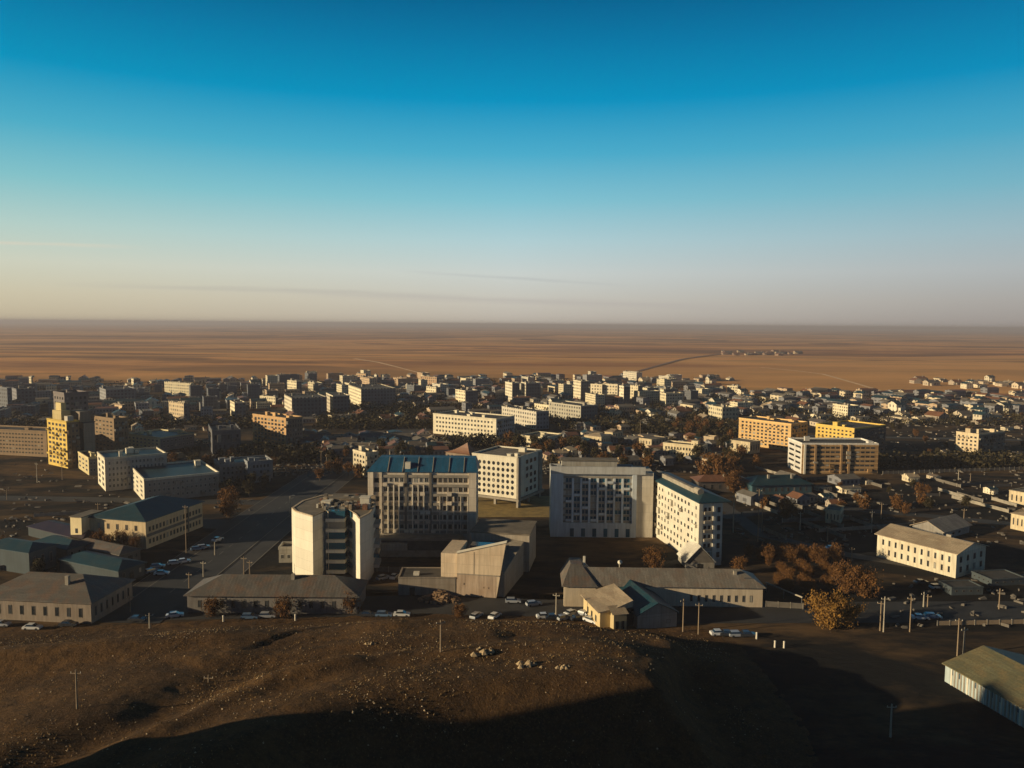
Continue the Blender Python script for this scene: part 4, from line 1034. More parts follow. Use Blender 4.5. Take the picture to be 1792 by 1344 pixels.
def tree_proto(kind, h, rad, nleaf, size, seed, stems=6, shape='bush', label='', cat='tree', name='bare_tree'):
    rr = random.Random(seed); root = bpy.data.objects.new(name, None); root.empty_display_size = 1
    t = MB(); tips = []
    if shape == 'bush': zlo = .04 * h; spread = .7
    elif shape == 'column': zlo = .08 * h; spread = .45
    else: zlo = .28 * h; spread = .8
    if shape == 'round':
        t.tube((0, 0, -.3), (0, 0, h * .3), .035 * h, .024 * h, 8); base = Vector((0, 0, h * .28))
    else: base = Vector((0, 0, -.2))
    for k in range(stems):
        a = 2 * math.pi * (k + rr.random() * .6) / stems; q = base.copy(); dr = Vector((math.cos(a) * spread * .6, math.sin(a) * spread * .6, 1.0)).normalized()
        L = (h - base.z) * rr.uniform(.6, .88); r = .014 * h + .03
        for s in range(4):
            nq = q + dr * L / 4; t.tube(q, nq, r, r * .68, 5); r *= .68; q = nq
            dr = (dr + Vector((rr.uniform(-.25, .25), rr.uniform(-.25, .25), rr.uniform(0, .3)))).normalized(); tips.append(q.copy())
            if s > 0:
                sd = (dr + Vector((rr.uniform(-.8, .8), rr.uniform(-.8, .8), .1))).normalized(); e = q + sd * L * .22; t.tube(q, e, r * .6, r * .3, 4); tips.append(e)
    tr = t.obj('trunk', bark, root)
    c = MB(); cl = []
    for k in range(26):
        a = rr.uniform(0, 6.283); v = rr.random(); rz = zlo + (h - zlo) * (.1 + .88 * v)
        prof = {'bush': (math.sin(math.pi * min(1, .18 + .75 * v)) ** .7), 'column': (math.sin(math.pi * min(1, .15 + .8 * v)) ** .6), 'round': math.sin(math.pi * (.08 + .88 * v)) ** .7}[shape]
        rd = rad * prof * rr.uniform(.45, .95); cl.append((Vector((math.cos(a) * rd, math.sin(a) * rd, rz)), rad * rr.uniform(.2, .42)))
    cl += [(p, rad * .25) for p in tips]
    for k in range(nleaf):
        p, s = rr.choice(cl); q = p + Vector((rr.gauss(0, 1), rr.gauss(0, 1), rr.gauss(0, 1.1))) * s * .55
        if q.z < .15: q.z = .15 + rr.random() * .6
        u = (Vector((rr.gauss(0, .35), rr.gauss(0, .35), 1)) if shape != 'round' and rr.random() < .7 else Vector((rr.gauss(0, 1), rr.gauss(0, 1), rr.gauss(0, 1) + .5))).normalized(); w = u.orthogonal().normalized()
        w = (Matrix.Rotation(rr.uniform(0, 6.28), 3, u) @ w); sz = size * rr.uniform(.5, 1.3)
        c.poly([q - u * sz, q + w * sz * .45, q + u * sz, q - w * sz * .45])
    c.obj('crown', LM[kind], root)
    return root
PROTO = {
 'gold': [tree_proto('gold', 10, 5.2, 5200, .34, 1, 12, 'bush'), tree_proto('gold', 10, 4.6, 4600, .34, 2, 10, 'bush')],
 'rust': [tree_proto('rust', 8, 4.4, 3400, .32, 3, 9, 'bush'), tree_proto('rust', 8, 3.8, 3000, .32, 4, 8, 'bush'), tree_proto('rust', 11, 4.2, 3800, .34, 5, 9, 'column')],
 'dark': [tree_proto('dark', 9, 3.6, 900, .62, 6, 5, 'round'), tree_proto('dark', 11, 3.0, 800, .62, 7, 5, 'column')],
 'mid': [tree_proto('rust', 9, 3.8, 900, .6, 8, 6, 'round'), tree_proto('rust', 7, 3.4, 700, .6, 9, 6, 'bush')]}
USED = set()
def put_tree(kind, i, p, h, label, group=None, cat='tree', name=None, sx=1.0):
    root = PROTO[kind][i]
    if (kind, i) in USED: o = copy_tree(root)
    else: USED.add((kind, i)); COL.objects.link(root); o = root
    if name: o.name = name
    nom = {('gold', 0): 10, ('gold', 1): 10, ('rust', 0): 8, ('rust', 1): 8, ('rust', 2): 11, ('dark', 0): 9, ('dark', 1): 11, ('mid', 0): 9, ('mid', 1): 7}[(kind, i)]
    s = h / nom; o.scale = (s * sx, s * sx, s); o.location = p; o.rotation_euler = (0, 0, random.uniform(0, 6.28)); tag(o, label, cat, group); return o
def tree_px(kind, i, px, yb, yt, label, group=None, sx=1.0, cat='tree', name='tree'):
    p = G(px, yb); return put_tree(kind, i, p, height_at(p, yt) * .86, label, group, cat, name, sx)
tree_px('rust', 2, 400, 905, 848, 'tall rounded rusty tree standing alone on the avenue verge', sx=1.15)
tree_px('gold', 0, 1448, 1098, 1034, 'big golden bush glowing at the street corner by the poles', cat='bush', name='bush', sx=1.3)
tree_px('gold', 1, 1482, 1096, 1042, 'smaller golden bush growing against the big one', cat='bush', name='bush')
tree_px('rust', 0, 1145, 995, 955, 'round brown tree below the shaded pilastered block')
tree_px('rust', 1, 1293, 1003, 970, 'brown bush right of the steep white roofed shed', cat='bush', name='bush')
tree_px('rust', 2, 1478, 1040, 978, 'rusty tree at the left of the pair behind the golden bush')
tree_px('rust', 0, 1512, 1045, 990, 'rusty tree at the right of the pair behind the golden bush')
tree_px('rust', 0, 1375, 905, 868, 'brown tree below the teal shed')
tree_px('rust', 2, 1282, 862, 818, 'tall rusty tree left of the teal shed')
tree_px('rust', 1, 372, 1078, 1040, 'dark orange bush against the left end of the long barracks', cat='bush', name='bush')
tree_px('rust', 0, 498, 1080, 1043, 'dark orange bush at the middle of the long barracks wall', cat='bush', name='bush')
tree_px('rust', 1, 615, 1072, 1030, 'brown bush at the right end of the long barracks', cat='bush', name='bush')
tree_px('rust', 1, 805, 1082, 1052, 'brown bush on the street in front of the auditorium', cat='bush', name='bush')
for k, (x, yb, yt) in enumerate(((172, 962, 925), (192, 966, 930), (212, 962, 925), (236, 966, 934))):
    tree_px('rust', k % 2, x, yb, yt, ['leftmost', 'second', 'third', 'rightmost'][k] + ' thin rusty bush before the teal hipped building', 'bushes before the teal hipped building', .75, 'bush', 'bush')
for k in range(11):
    tree_px('rust', k % 2, 1312 + k * 15, 975 + (k % 3) * 3 + k * .6, 950 + (k % 2) * 4, 'rusty bush in the hedge row right of the long white block', 'rusty hedge row bushes', .9, 'bush', 'bush')
for k in range(18):
    tree_px('rust', k % 2 if k % 3 else 2, 1345 + (k * 37) % 115, 990 + (k * 23) % 48, 968 + (k * 23) % 48, 'bush in the dense brown thicket between the hedge row and the golden bush', 'brown thicket bushes', 1.0, 'bush', 'bush')
for k, (x, yb) in enumerate(((575, 830), (592, 828), (610, 832), (628, 836), (560, 842))):
    tree_px('mid', k % 2, x, yb, yb - 26, 'rusty tree in the clump left of the blue roofed block', 'rusty clump left of the blue roofed block')
for k, (x, yb) in enumerate(((398, 868), (418, 862), (440, 858), (462, 856), (436, 870))):
    tree_px('dark', k % 2, x, yb, yb - 32, 'dark tree in the shaded row behind the avenue tree', 'dark trees by the avenue')
def scatter_trees(n, x0, x1, y0, y1, kinds, label, group, hmin, hmax, seed):
    rr = random.Random(seed); k = 0; t = 0
    while k < n and t < n * 30:
        t += 1; p = G(rr.uniform(x0, x1), rr.uniform(y0, y1))
        if not free(p.x, p.y, 2.2): continue
        kd, i = rr.choice(kinds); put_tree(kd, i, p, rr.uniform(hmin, hmax), label, group, 'tree', 'tree'); k += 1
DKT = [('dark', 0), ('dark', 1), ('dark', 0), ('mid', 0)]; RST = [('mid', 1), ('mid', 0), ('mid', 1), ('dark', 0)]
scatter_trees(30, 950, 1290, 780, 830, DKT, 'dark tree in the belt behind the central blocks', 'dark tree belt behind the central blocks', 6, 10, 1)
scatter_trees(20, 1180, 1300, 745, 775, RST, 'rusty tree in the lit grove left of the ochre slab', 'rusty grove left of the ochre slab', 5, 8, 2)
scatter_trees(22, 870, 1010, 770, 800, DKT, 'dark tree around the cream hall', 'dark trees around the cream hall', 5, 9, 3)
scatter_trees(16, 1230, 1330, 800, 860, RST, 'rusty tree around the shaded shed', 'rusty trees around the shaded shed', 6, 9, 4)
scatter_trees(16, 520, 760, 790, 815, DKT, 'dark tree behind the blue roofed block', 'dark trees behind the blue roofed block', 5, 8, 5)
scatter_trees(18, 1290, 1792, 850, 900, RST, 'low brown tree on the shaded flats at the right', 'brown trees on the shaded flats', 3, 6, 6)
scatter_trees(18, 1540, 1792, 720, 800, DKT, 'small dark tree on the far right flats', 'small dark trees on the far right flats', 3, 6, 7)
scatter_trees(24, 300, 500, 800, 850, DKT, 'dark tree between the buildings left of the avenue', 'dark trees left of the avenue', 5, 8, 8)
scatter_trees(10, 0, 130, 950, 1010, DKT, 'dark tree in the left yards', 'dark trees in the left yards', 3, 6, 9)

# parks: far woods that read as one mass
def woods():
    rr = random.Random(5); b = MB()
    zones = ((555, 770, 712, 752, 900), (930, 1290, 716, 752, 1000), (1100, 1300, 740, 766, 300), (1140, 1420, 693, 712, 500), (1500, 1792, 803, 822, 260), (690, 860, 700, 716, 250),  # dark leaf band on the right flats stands in for shadow
             (0, 480, 735, 750, 420), (60, 760, 672, 700, 700), (760, 1240, 668, 700, 600), (1250, 1792, 700, 745, 700), (400, 560, 790, 812, 220), (760, 900, 772, 785, 160))
    for (x0, x1, y0, y1, n) in zones:
        for k in range(n):
            p = G(rr.uniform(x0, x1), rr.uniform(y0, y1))
            if not free(p.x, p.y, 1.5): continue
            h = rr.uniform(2.5, 6.5); r = rr.uniform(1.8, 3.6)
            for j in range(14):
                q = Vector((p.x + rr.gauss(0, r * .55), p.y + rr.gauss(0, r * .55), rr.uniform(.1, 1) * h)); s = rr.uniform(.6, 1.3)
                u = Vector((rr.gauss(0, 1), rr.gauss(0, 1), rr.gauss(0, 1) + .6)).normalized(); w = u.orthogonal().normalized()
                b.poly([q - u * s, q + w * s * .6, q + u * s, q - w * s * .6])
    tag(b.obj('woods', LM['dark']), 'dark parks and gardens spread between the far blocks', 'woods', kind='stuff')
woods()
def town_mass():
    rr = random.Random(15); b = MB(); mats = [wall_mat((.66, .56, .38), .35, FW, False), wall_mat((.5, .37, .24), .35, FW, False), wall_mat((.2, .2, .21), .3, FW, False), M['conc_dark'], M['rust_roof'], M['teal_roof']]
    zones = ((0, 560, 668, 745, 210), (500, 1250, 662, 712, 330), (1200, 1792, 690, 725, 200), (760, 1290, 712, 760, 60), (500, 790, 762, 795, 60), (960, 1290, 765, 815, 50), (1290, 1500, 835, 905, 8))
    for (x0, x1, y0, y1, n) in zones:
        for k in range(n):
            p = G(rr.uniform(x0, x1), rr.uniform(y0, y1))
            if not free(p.x, p.y, 1): continue
            far = p.y > 600; w = rr.uniform(3, 8) * (1.4 if far else .8); d = rr.uniform(3, 5); h = rr.uniform(2.6, 4 if not far else 8); a = R(20 + rr.choice((0, 90)) + rr.uniform(-6, 6)); ca, sa = math.cos(a), math.sin(a)
            def T(u, v, z): return (p.x + ca * u - sa * v, p.y + sa * u + ca * v, z)
            mi = rr.choice((0, 1, 2, 2, 2) if far else (1, 2, 2)); mr = rr.choice((3, 3, 4, 5)); r = rr.uniform(.6, 2)
            q = [(-w, -d), (w, -d), (w, d), (-w, d)]
            b.prism([T(u, v, 0)[:2] for u, v in q], -.4, h, mi)
            A, C = T(-w, 0, h + r), T(w, 0, h + r); E = [T(u * 1.05, v * 1.1, h + .02) for u, v in q]
            b.poly([E[0], E[1], C, A], mr).poly([E[2], E[3], A, C], mr).poly([E[1], E[2], C], mi).poly([E[3], E[0], A], mi)
    tag(b.obj('town', mats), 'mass of further small houses filling the far town', 'houses', kind='stuff')
town_mass()
def rubble():
    rr = random.Random(8); b = MB()
    zones = ((520, 800, 765, 800, 500), (940, 1290, 772, 830, 500), (1290, 1792, 830, 960, 260), (1540, 1792, 740, 830, 260), (0, 440, 800, 900, 160), (60, 420, 745, 800, 400), (1250, 1792, 695, 745, 500),
             (1560, 1792, 1000, 1100, 50), (0, 130, 900, 1010, 120), (500, 1240, 665, 735, 800), (480, 580, 800, 835, 160))
    for (x0, x1, y0, y1, n) in zones:
        for k in range(n):
            p = G(rr.uniform(x0, x1), rr.uniform(y0, y1))
            if not free(p.x, p.y, .5): continue
            s = rr.uniform(.12, .42) * (1 + p.y / 700); a = rr.uniform(0, 3.14); L = s * rr.uniform(.8, 3)
            c_, s_ = math.cos(a), math.sin(a)
            pts = [(p.x + c_ * u - s_ * v, p.y + s_ * u + c_ * v) for u, v in ((-L, -s), (L, -s * .8), (L * .9, s), (-L, s * .7))]
            b.prism(pts, -.1, [rr.uniform(.1, .8) for _ in range(4)], rr.choice((0, 1, 2, 2, 2)) if p.y > 500 else 2)
    tag(b.obj('rubble', [M['concrete'], M['tan_roof'], M['conc_dark']]), 'loose rubble and scrap strewn over the town lots', 'rubble', kind='stuff')
rubble()
def stones():
    rr = random.Random(3); b = MB(); g = MB()
    def rock(bm, x, y, z, s, mi=0):
        i = len(bm.v); k = 6
        for j in range(k):
            a = 2 * math.pi * j / k; q = s * rr.uniform(.6, 1.1); bm.v.append((x + math.cos(a) * q, y + math.sin(a) * q, z - s * .2))
        bm.v.append((x + rr.uniform(-.3, .3) * s, y + rr.uniform(-.3, .3) * s, z + s * rr.uniform(.4, .9)))
        for j in range(k): bm.f.append((i + j, i + (j + 1) % k, i + k)); bm.m.append(mi)
    n = 0
    for k in range(26000):
        x = rr.uniform(-125, 62); y = rr.uniform(98, 186)
        d = mnoise.noise((x * .05, y * .05, 9)) + .15 - abs(x + 10) * .002
        if rr.random() > max(.1, d * 2.4): continue
        z = hill_z(x, y)
        if z < .3: continue
        if rr.random() < .35: rock(b, x, y, z, rr.uniform(.07, .26), rr.choice((0, 0, 1)))
        else:
            for j in range(4):
                a = rr.uniform(0, 6.28); h = rr.uniform(.12, .4); w = .07
                g.poly([(x + math.cos(a) * w, y + math.sin(a) * w, z - .05), (x - math.cos(a) * w, y - math.sin(a) * w, z - .05), (x + rr.uniform(-.2, .2), y + rr.uniform(-.2, .2), z + h)])
        n += 1
    tag(b.obj('gravel', [plain('pale_stone', (.46, .35, .22), .95), plain('brown_stone', (.16, .11, .07), .95)]), 'loose stones scattered over the dry hill', 'stones', kind='stuff')
    tag(g.obj('grass', plain('dry_grass_blades', (.3, .19, .075), 1)), 'dry grass tufts over the hill', 'grass', kind='stuff')
    rm = plain('outcrop_stone', (.42, .31, .18), .95, var=.5, scale=1.2)
    for i, (px, py, s, lab) in enumerate(((925, 1166, 1.5, 'largest sunlit rock outcrop on the ridge of the hill'), (845, 1140, 1.3, 'flat rock outcrop left of the largest one on the hill'), (990, 1168, .8, 'small upright pale rock at the shadow edge on the hill'), (649, 1126, .7, 'small pale rock alone on the hill left of the pole'))):
        p = G(px, py, 8)
        for it in range(6): p = G(px, py, hill_z(p.x, p.y))
        m = MB()
        for j in range(9): rock(m, p.x + rr.gauss(0, s * .8), p.y + rr.gauss(0, s * .5), hill_z(p.x, p.y) + .05, s * rr.uniform(.35, .85))
        v0 = Vector((p.x, p.y, hill_z(p.x, p.y))); m.v = [tuple(Vector(q) - v0) for q in m.v]
        o = m.obj('rock_outcrop', rm); o.location = v0; tag(o, lab, 'rock')
stones()
# collapsed heap beside the auditorium
def heap():
    p = G(770, 1046); rr = random.Random(2); b = MB()
    for k in range(170):
        a = rr.uniform(0, 6.28); d = rr.random() ** .7 * 4.2; x, y = math.cos(a) * d * 1.4, math.sin(a) * d * .7 + 1; z = max(0, 2.9 * (1 - d / 4.5)) * rr.uniform(.5, 1); s = rr.uniform(.2, .6)
        b.prism([(x - s, y - s * .6), (x + s * rr.uniform(.5, 1.3), y - s * .7), (x + s, y + s * .8), (x - s * .7, y + s)], z - .6, [z + rr.uniform(0, .6) for _ in range(4)])
    o = b.obj('rubble_heap', plain('broken_brick', (.38, .24, .13), .95, var=.6, scale=1)); o.location = (p.x, p.y - 3.2, 0); tag(o, 'heap of broken brick spilling from the store in front of the auditorium', 'rubble heap')
heap()

# ------------------------------------------------------------------ poles
def pole(px, yb, yt, label, kind='wood', group='utility poles', onhill=False):
    p = G(px, yb)
    if onhill:
        p = G(px, yb, 6)
        for _ in range(8): p = G(px, yb, hill_z(p.x, p.y))
    z = p.z; h = height_at(p, yt) - z
    root = empty('utility_pole', (p.x, p.y, z), random.uniform(-.4, .4), label, 'pole', group)
    mat = M['wood'] if kind == 'wood' else M['conc_pole']; r = .17 if kind == 'wood' else .2
    MB().tube((0, 0, -.5), (0, 0, h), r, r * .65, 8).obj('shaft', mat, root)
    if kind == 'lamp':
        MB().tube((0, 0, h - .1), (1.3, 0, h + .4), .05, .05, 6).obj('arm', M['steel'], root); MB().box(1.1, 2.0, -.16, .16, h + .3, h + .46).obj('lamp_head', M['steel'], root)
    else:
        MB().box(-.9, .9, -.06, .06, h - .7, h - .56).obj('crossarm', mat, root)
        for x in (-.8, 0, .8): MB().tube((x, 0, h - .56), (x, 0, h - .32), .06, .05, 6).obj('insulator', M['white_paint'], root)
    return root
for a in ((135, 1240, 1172, 'lone pole standing on the left of the hill'), (771, 1141, 1085, 'pole with a pale top on the crest of the hill'), (365, 1194, 1181, 'short stake on the hill left of centre')):
    pole(*a, onhill=True)
POL = [(262, 1103, 1073, 'pole at the hill foot right of the wide tin hipped house'), (228, 1072, 1042, 'pole beside the avenue end of the tin hipped house'), (331, 1030, 1002, 'pole left of the long barracks end'),
 (356, 1010, 982, 'pole behind the left end of the long barracks'), (427, 1012, 974, 'left post of the two behind the barracks'), (437, 1012, 981, 'right post of the two behind the barracks'),
 (376, 972, 948, 'pole at the left kerb of the avenue'), (508, 900, 868, 'pole on the avenue verge behind the folded tower'), (326, 968, 884, 'tall pole before the long side of the teal hipped building'),
 (973, 1086, 1038, 'pole left of the gabled house at the hill foot'), (1195, 1106, 1048, 'pole right of the gabled house'), (1222, 1111, 1055, 'thin pole second right of the gabled house'),
 (1283, 932, 866, 'pole left of the tall three right of the long white block'), (1326, 948, 856, 'tallest pole of the three right of the long white block'), (1333, 930, 862, 'pole rightmost of the tall three'),
 (1400, 928, 896, 'pole above the hedge row'), (1448, 948, 920, 'pole on the flats right of the hedge row'), (1490, 982, 958, 'pole behind the pair of rusty trees'), (1525, 932, 894, 'pole left of the white two storey house'),
 (1542, 908, 880, 'whitish pole upper left of the white two storey house'), (1540, 1104, 1052, 'left pole of the pair beside the golden bush'), (1546, 1106, 1044, 'right pole of the pair beside the golden bush'),
 (1592, 1106, 1044, 'pole right of the pair beside the golden bush'), (1441, 1095, 1060, 'thin pole standing in front of the big golden bush'), (1616, 1062, 1036, 'left of the two posts below the white two storey house'), (1623, 1062, 1040, 'right of the two posts below the white two storey house'),
 (1675, 1148, 1082, 'tall pole above the warehouse roof'), (1686, 1146, 1098, 'thin post right beside the tall pole above the warehouse'), (1748, 1066, 1030, 'pole at the far right below the shaded shed'), (1686, 920, 890, 'pole behind the pale roofed hall'),
 (1558, 1290, 1232, 'dark pole in the shaded hollow left of the warehouse'), (172, 912, 880, 'pole on the left lots below the school'), (12, 875, 856, 'pole at the far left on the dark lots'), (65, 845, 810, 'left pole on the lots below the yellow tower'),
 (109, 840, 812, 'right pole on the lots below the yellow tower'), (562, 812, 788, 'left mast on the road right of the orange block'), (572, 812, 795, 'right mast on the road right of the orange block'), (1120, 775, 738, 'tall mast in the open ground of the town centre'),
 (1602, 842, 826, 'pole on the brown flats left'), (1677, 840, 822, 'pole on the brown flats centre'), (1698, 842, 828, 'pole on the brown flats right')]
for i, (x, yb, yt, lab) in enumerate(POL): pole(x, yb, yt, lab, ('wood', 'conc', 'lamp')[0 if i % 3 else 1] if i not in (6, 7) else 'lamp')

# ------------------------------------------------------------------ cars
def car_proto(col, seed, wagon=False):
    root = bpy.data.objects.new('parked_car', None); root.empty_display_size = 1
    paint, nt, b = new_mat('car_paint'); b.inputs['Base Color'].default_value = (*col, 1); b.inputs['Roughness'].default_value = .3; b.inputs['Coat Weight'].default_value = .6
    m = MB(); L, w = 2.15, .86
    prof = [(-L, .35), (-L, .75), (-L + .1, .95), (-1.5, 1.0), (1.0, .98), (1.9, .85), (L, .7), (L, .35)]
    def loft(prof, w0, w1, mi, z_in=0):
        n = len(prof); i = len(m2.v)
        for s in (-1, 1):
            for (x, z) in prof:
                k = (z - prof[0][1]) / max(.01, (max(q[1] for q in prof) - prof[0][1])); m2.v.append((x, s * (w0 + (w1 - w0) * k), z))
        for j in range(n):
            j2 = (j + 1) % n; m2.f.append((i + j, i + j2, i + n + j2, i + n + j)); m2.m.append(mi)
        m2.f.append(tuple(i + j for j in reversed(range(n)))); m2.m.append(mi); m2.f.append(tuple(i + n + j for j in range(n))); m2.m.append(mi)
    m2 = MB(); loft(prof, w, w - .04, 0); m2.obj('body', paint, root)
    rx = -1.9 if wagon else -1.35
    m2 = MB(); loft([(rx - .15, .99), (rx + .2, 1.4), (.35, 1.42), (1.05, .98)], w - .06, w - .2, 0); m2.obj('windows', M['carglass'], root).name = 'cabin_glass'
    m2 = MB(); m2.box(rx + .2, .36, -(w - .2), w - .2, 1.421, 1.46); m2.obj('car_roof', paint, root)
    for x in (-1.3, 1.35):
        for s in (-1, 1): MB().tube((x, s * (w - .2), .32), (x, s * (w + .02), .32), .32, .32, 12).obj('wheel', M['tyre'], root)
    for s in (-1, 1): MB().box(L - .02, L + .03, s * .6 - .18, s * .6 + .18, .58, .74).obj('headlight', M['lamp_glass'], root)
    return root
CP = {'white': car_proto((.65, .65, .64), 1), 'silver': car_proto((.35, .37, .4), 2, True), 'dark': car_proto((.03, .035, .045), 3), 'blue': car_proto((.1, .17, .28), 4, True)}
CU = set()
CARS = [(306, 1080, 'white', 20, 'white car where the avenue meets the hill foot'), (437, 1083, 'blue', 5, 'bluish car parked before the middle of the long barracks'), (468, 1081, 'silver', 5, 'silver car right of the bluish one before the barracks'),
 (265, 1002, 'blue', 60, 'bluish car at the left of the cluster on the avenue'), (283, 1006, 'white', 10, 'white car at the front of the cluster on the avenue'), (276, 994, 'silver', 20, 'silver car at the back of the cluster on the avenue'),
 (306, 988, 'silver', 25, 'left car of the pair up the avenue'), (321, 985, 'white', 25, 'right car of the pair up the avenue'), (346, 963, 'blue', 30, 'left car of the farther pair up the avenue'), (356, 960, 'silver', 30, 'right car of the farther pair up the avenue'), (381, 947, 'white', 70, 'lone car farthest up the avenue'),
 (643, 1079, 'dark', 0, 'dark car at the left of three before the hill crest'), (672, 1080, 'blue', 0, 'bluish car between two others before the hill crest'), (703, 1080, 'white', 0, 'white car left of the brown street bush'),
 (834, 1082, 'silver', 60, 'silver car right of the brown street bush'), (866, 1082, 'white', 60, 'white car second right of the brown street bush'), (953, 1083, 'white', 10, 'white car left of the pole near the gabled house'), (968, 1085, 'dark', 10, 'dark car beside the pole near the gabled house'),
 (988, 1085, 'silver', 30, 'silver car at the left of the crowd by the gabled house'), (1000, 1076, 'white', 40, 'white car at the back of the crowd by the gabled house'), (1012, 1086, 'dark', 20, 'dark car in the crowd by the gabled house'), (1024, 1079, 'silver', -40, 'silver car behind in the crowd by the gabled house'), (1034, 1090, 'white', -45, 'white car nearest the yellow wing of the gabled house'),
 (898, 1055, 'silver', 0, 'silver car in the yard right of the auditorium'), (934, 1060, 'silver', 20, 'grey car in the open yard left of the long house'), (652, 998, 'white', 10, 'white car beside the folded tower flank'), (671, 1014, 'silver', 40, 'silver car left of the blank store'), (690, 1012, 'white', 80, 'white car against the blank store'),
 (1258, 1112, 'white', 5, 'white car at the left of the roadside row on the hill edge'), (1274, 1113, 'dark', 0, 'dark car in the roadside row on the hill edge'), (1290, 1114, 'silver', 5, 'silver car in the roadside row on the hill edge'), (1308, 1114, 'dark', 0, 'dark car at the right of the roadside row on the hill edge'),
 (1610, 1084, 'white', -8, 'cream car right of the three poles'), (1632, 1082, 'blue', -8, 'bluish car right of the cream one'), (1640, 1030, 'silver', 10, 'silver car below the white two storey house'), (1612, 1022, 'dark', 10, 'dark car below the white two storey house'),
 (57, 1102, 'white', 0, 'white car before the tin hipped house'), (120, 1096, 'dark', 0, 'dark car at the fence of the tin hipped house'), (2, 1096, 'silver', 0, 'silver car cut by the left frame edge'), (1455, 962, 'white', 0, 'white car beyond the hedge row'), (240, 1088, 'dark', 0, 'dark car at the end of the avenue')]
for x, y, c, an, lab in CARS:
    r0 = CP[c]
    if c in CU: o = copy_tree(r0)
    else:
        CU.add(c)
        COL.objects.link(r0); o = r0
    p = G(x, y); z = .13 if (abs(p.x + 95) < 7 and 191 < p.y < 420) else .015
    hz = hill_z(p.x, p.y) if p.y < 205 else 0
    o.location = (p.x, p.y, max(z, hz)); o.rotation_euler = (0, 0, R(an)); tag(o, lab, 'car', 'parked cars')

# small white posts by the roadside
for x, y, lab in ((1356, 1133, 'left white post at the hill edge'), (1372, 1134, 'right white post at the hill edge'), (1324, 1118, 'squat pale post at the end of the roadside row'), (391, 1088, 'pale post at the hill foot before the barracks'), (517, 1086, 'small pale post before the barracks bush')):
    p = G(x, y); hz = max(0, hill_z(p.x, p.y))
    p = G(x, y, hz); m = MB().tube((0, 0, -.3), (0, 0, 1.5), .25, .22, 8).tube((0, 0, 1.501), (0, 0, 1.7), .3, .12, 8)
    o = m.obj('bollard', M['white_paint']); o.location = (p.x, p.y, hz); tag(o, lab, 'post')
# pipe on posts by the bush
def pipe():
    a, b_ = G(1340, 1035), G(1404, 1062); m = MB(); 
    za, zb = 2.6, 2.6; root = empty('overground_pipe', a, 0, 'raised pipe on posts running to the golden bush', 'pipe')
    MB().tube((0, 0, za), (b_.x - a.x, b_.y - a.y, zb), .22, .22, 8).obj('pipe', M['conc_pole'], root)
    for t in (0.02, .5, .98): q = (b_ - a) * t; MB().tube((q.x, q.y, -.2), (q.x, q.y, 2.5), .12, .12, 6).obj('post', M['steel'], root)
pipe()
# fences and yard walls
def fence(x0, y0, x1, y1, h, m, label, name='fence'):
    a, b_ = G(x0, y0), G(x1, y1); L = (b_ - a).length; an = math.atan2(b_.y - a.y, b_.x - a.x)
    root = empty(name, a, an, label, 'fence'); n = max(2, int(L / 3))
    MB().box(0, L, -.05, .05, .1, h).obj('panel', m, root)
    for k in range(min(n, 60) + 1): MB().box(k * L / n - .09, k * L / n + .09, -.12, .12, -.2, h + .15).obj('post', M['concrete'], root)
fence(660, 975, 800, 975, 2.2, M['concrete'], 'yard wall between the folded tower and the auditorium')
fence(1340, 1062, 1405, 1066, 1.6, M['conc_dark'], 'low wall right of the long house')
fence(0, 1000, 100, 985, 1.8, M['conc_dark'], 'dark yard fence at the left edge')
fence(1640, 1095, 1792, 1092, 1.2, M['wood'], 'low fence above the tall pole at the right')
fence(140, 900, 60, 905, 1.4, M['concrete'], 'pale low wall on the left lots')
fence(1545, 830, 1792, 822, 1.6, M['conc_dark'], 'long low wall across the brown flats')
fence(640, 1000, 700, 1002, 1.6, M['conc_dark'], 'short wall right of the folded tower')
fence(1430, 890, 1545, 930, 1.4, M['concrete'], 'slanting pale wall left of the white two storey house')

fr = random.Random(21)
for k, (x, y) in enumerate([(fr.uniform(1300, 1780), fr.uniform(838, 905)) for _ in range(22)] + [(fr.uniform(520, 780), fr.uniform(768, 798)) for _ in range(10)] + [(fr.uniform(960, 1280), fr.uniform(776, 815)) for _ in range(10)] + [(fr.uniform(1290, 1500), fr.uniform(905, 945)) for _ in range(6)]):
    p = G(x, y)
    if not free(p.x, p.y, 3): continue
    an = R(15 + fr.choice((0, 90)) + fr.uniform(-5, 5)); L = fr.uniform(10, 34)
    root = empty('yard_fence', p, an, 'low yard fence dividing the plots of the town', 'fence', 'yard fences between plots')
    MB().box(0, L, -.05, .05, .1, 1.5).obj('panel', M['conc_dark'] if k % 3 else M['concrete'], root); MB().box(-.12, .12, -.12, .12, -.2, 1.8).obj('post', M['concrete'], root); MB().box(L - .12, L + .12, -.12, .12, -.2, 1.8).obj('post', M['concrete'], root)
# ------------------------------------------------------------------ air
EXT = 80000.0
hz = MB().box(-EXT, EXT, -4000, 95000, -14, 92).obj('haze', None)
hz.data.materials.clear()
hm = bpy.data.materials.new('air'); hm.use_nodes = True; nt = hm.node_tree; nt.nodes.clear()
out = N(nt, 'ShaderNodeOutputMaterial'); vol = N(nt, 'ShaderNodeVolumePrincipled')
vol.inputs['Color'].default_value = (.6, .57, .64, 1); vol.inputs['Density'].default_value = 1.4e-4; vol.inputs['Anisotropy'].default_value = .1
nt.links.new(vol.outputs[0], out.inputs['Volume']); hz.data.materials.append(hm); tag(hz, kind='stuff'); hz.display_type = 'WIRE'

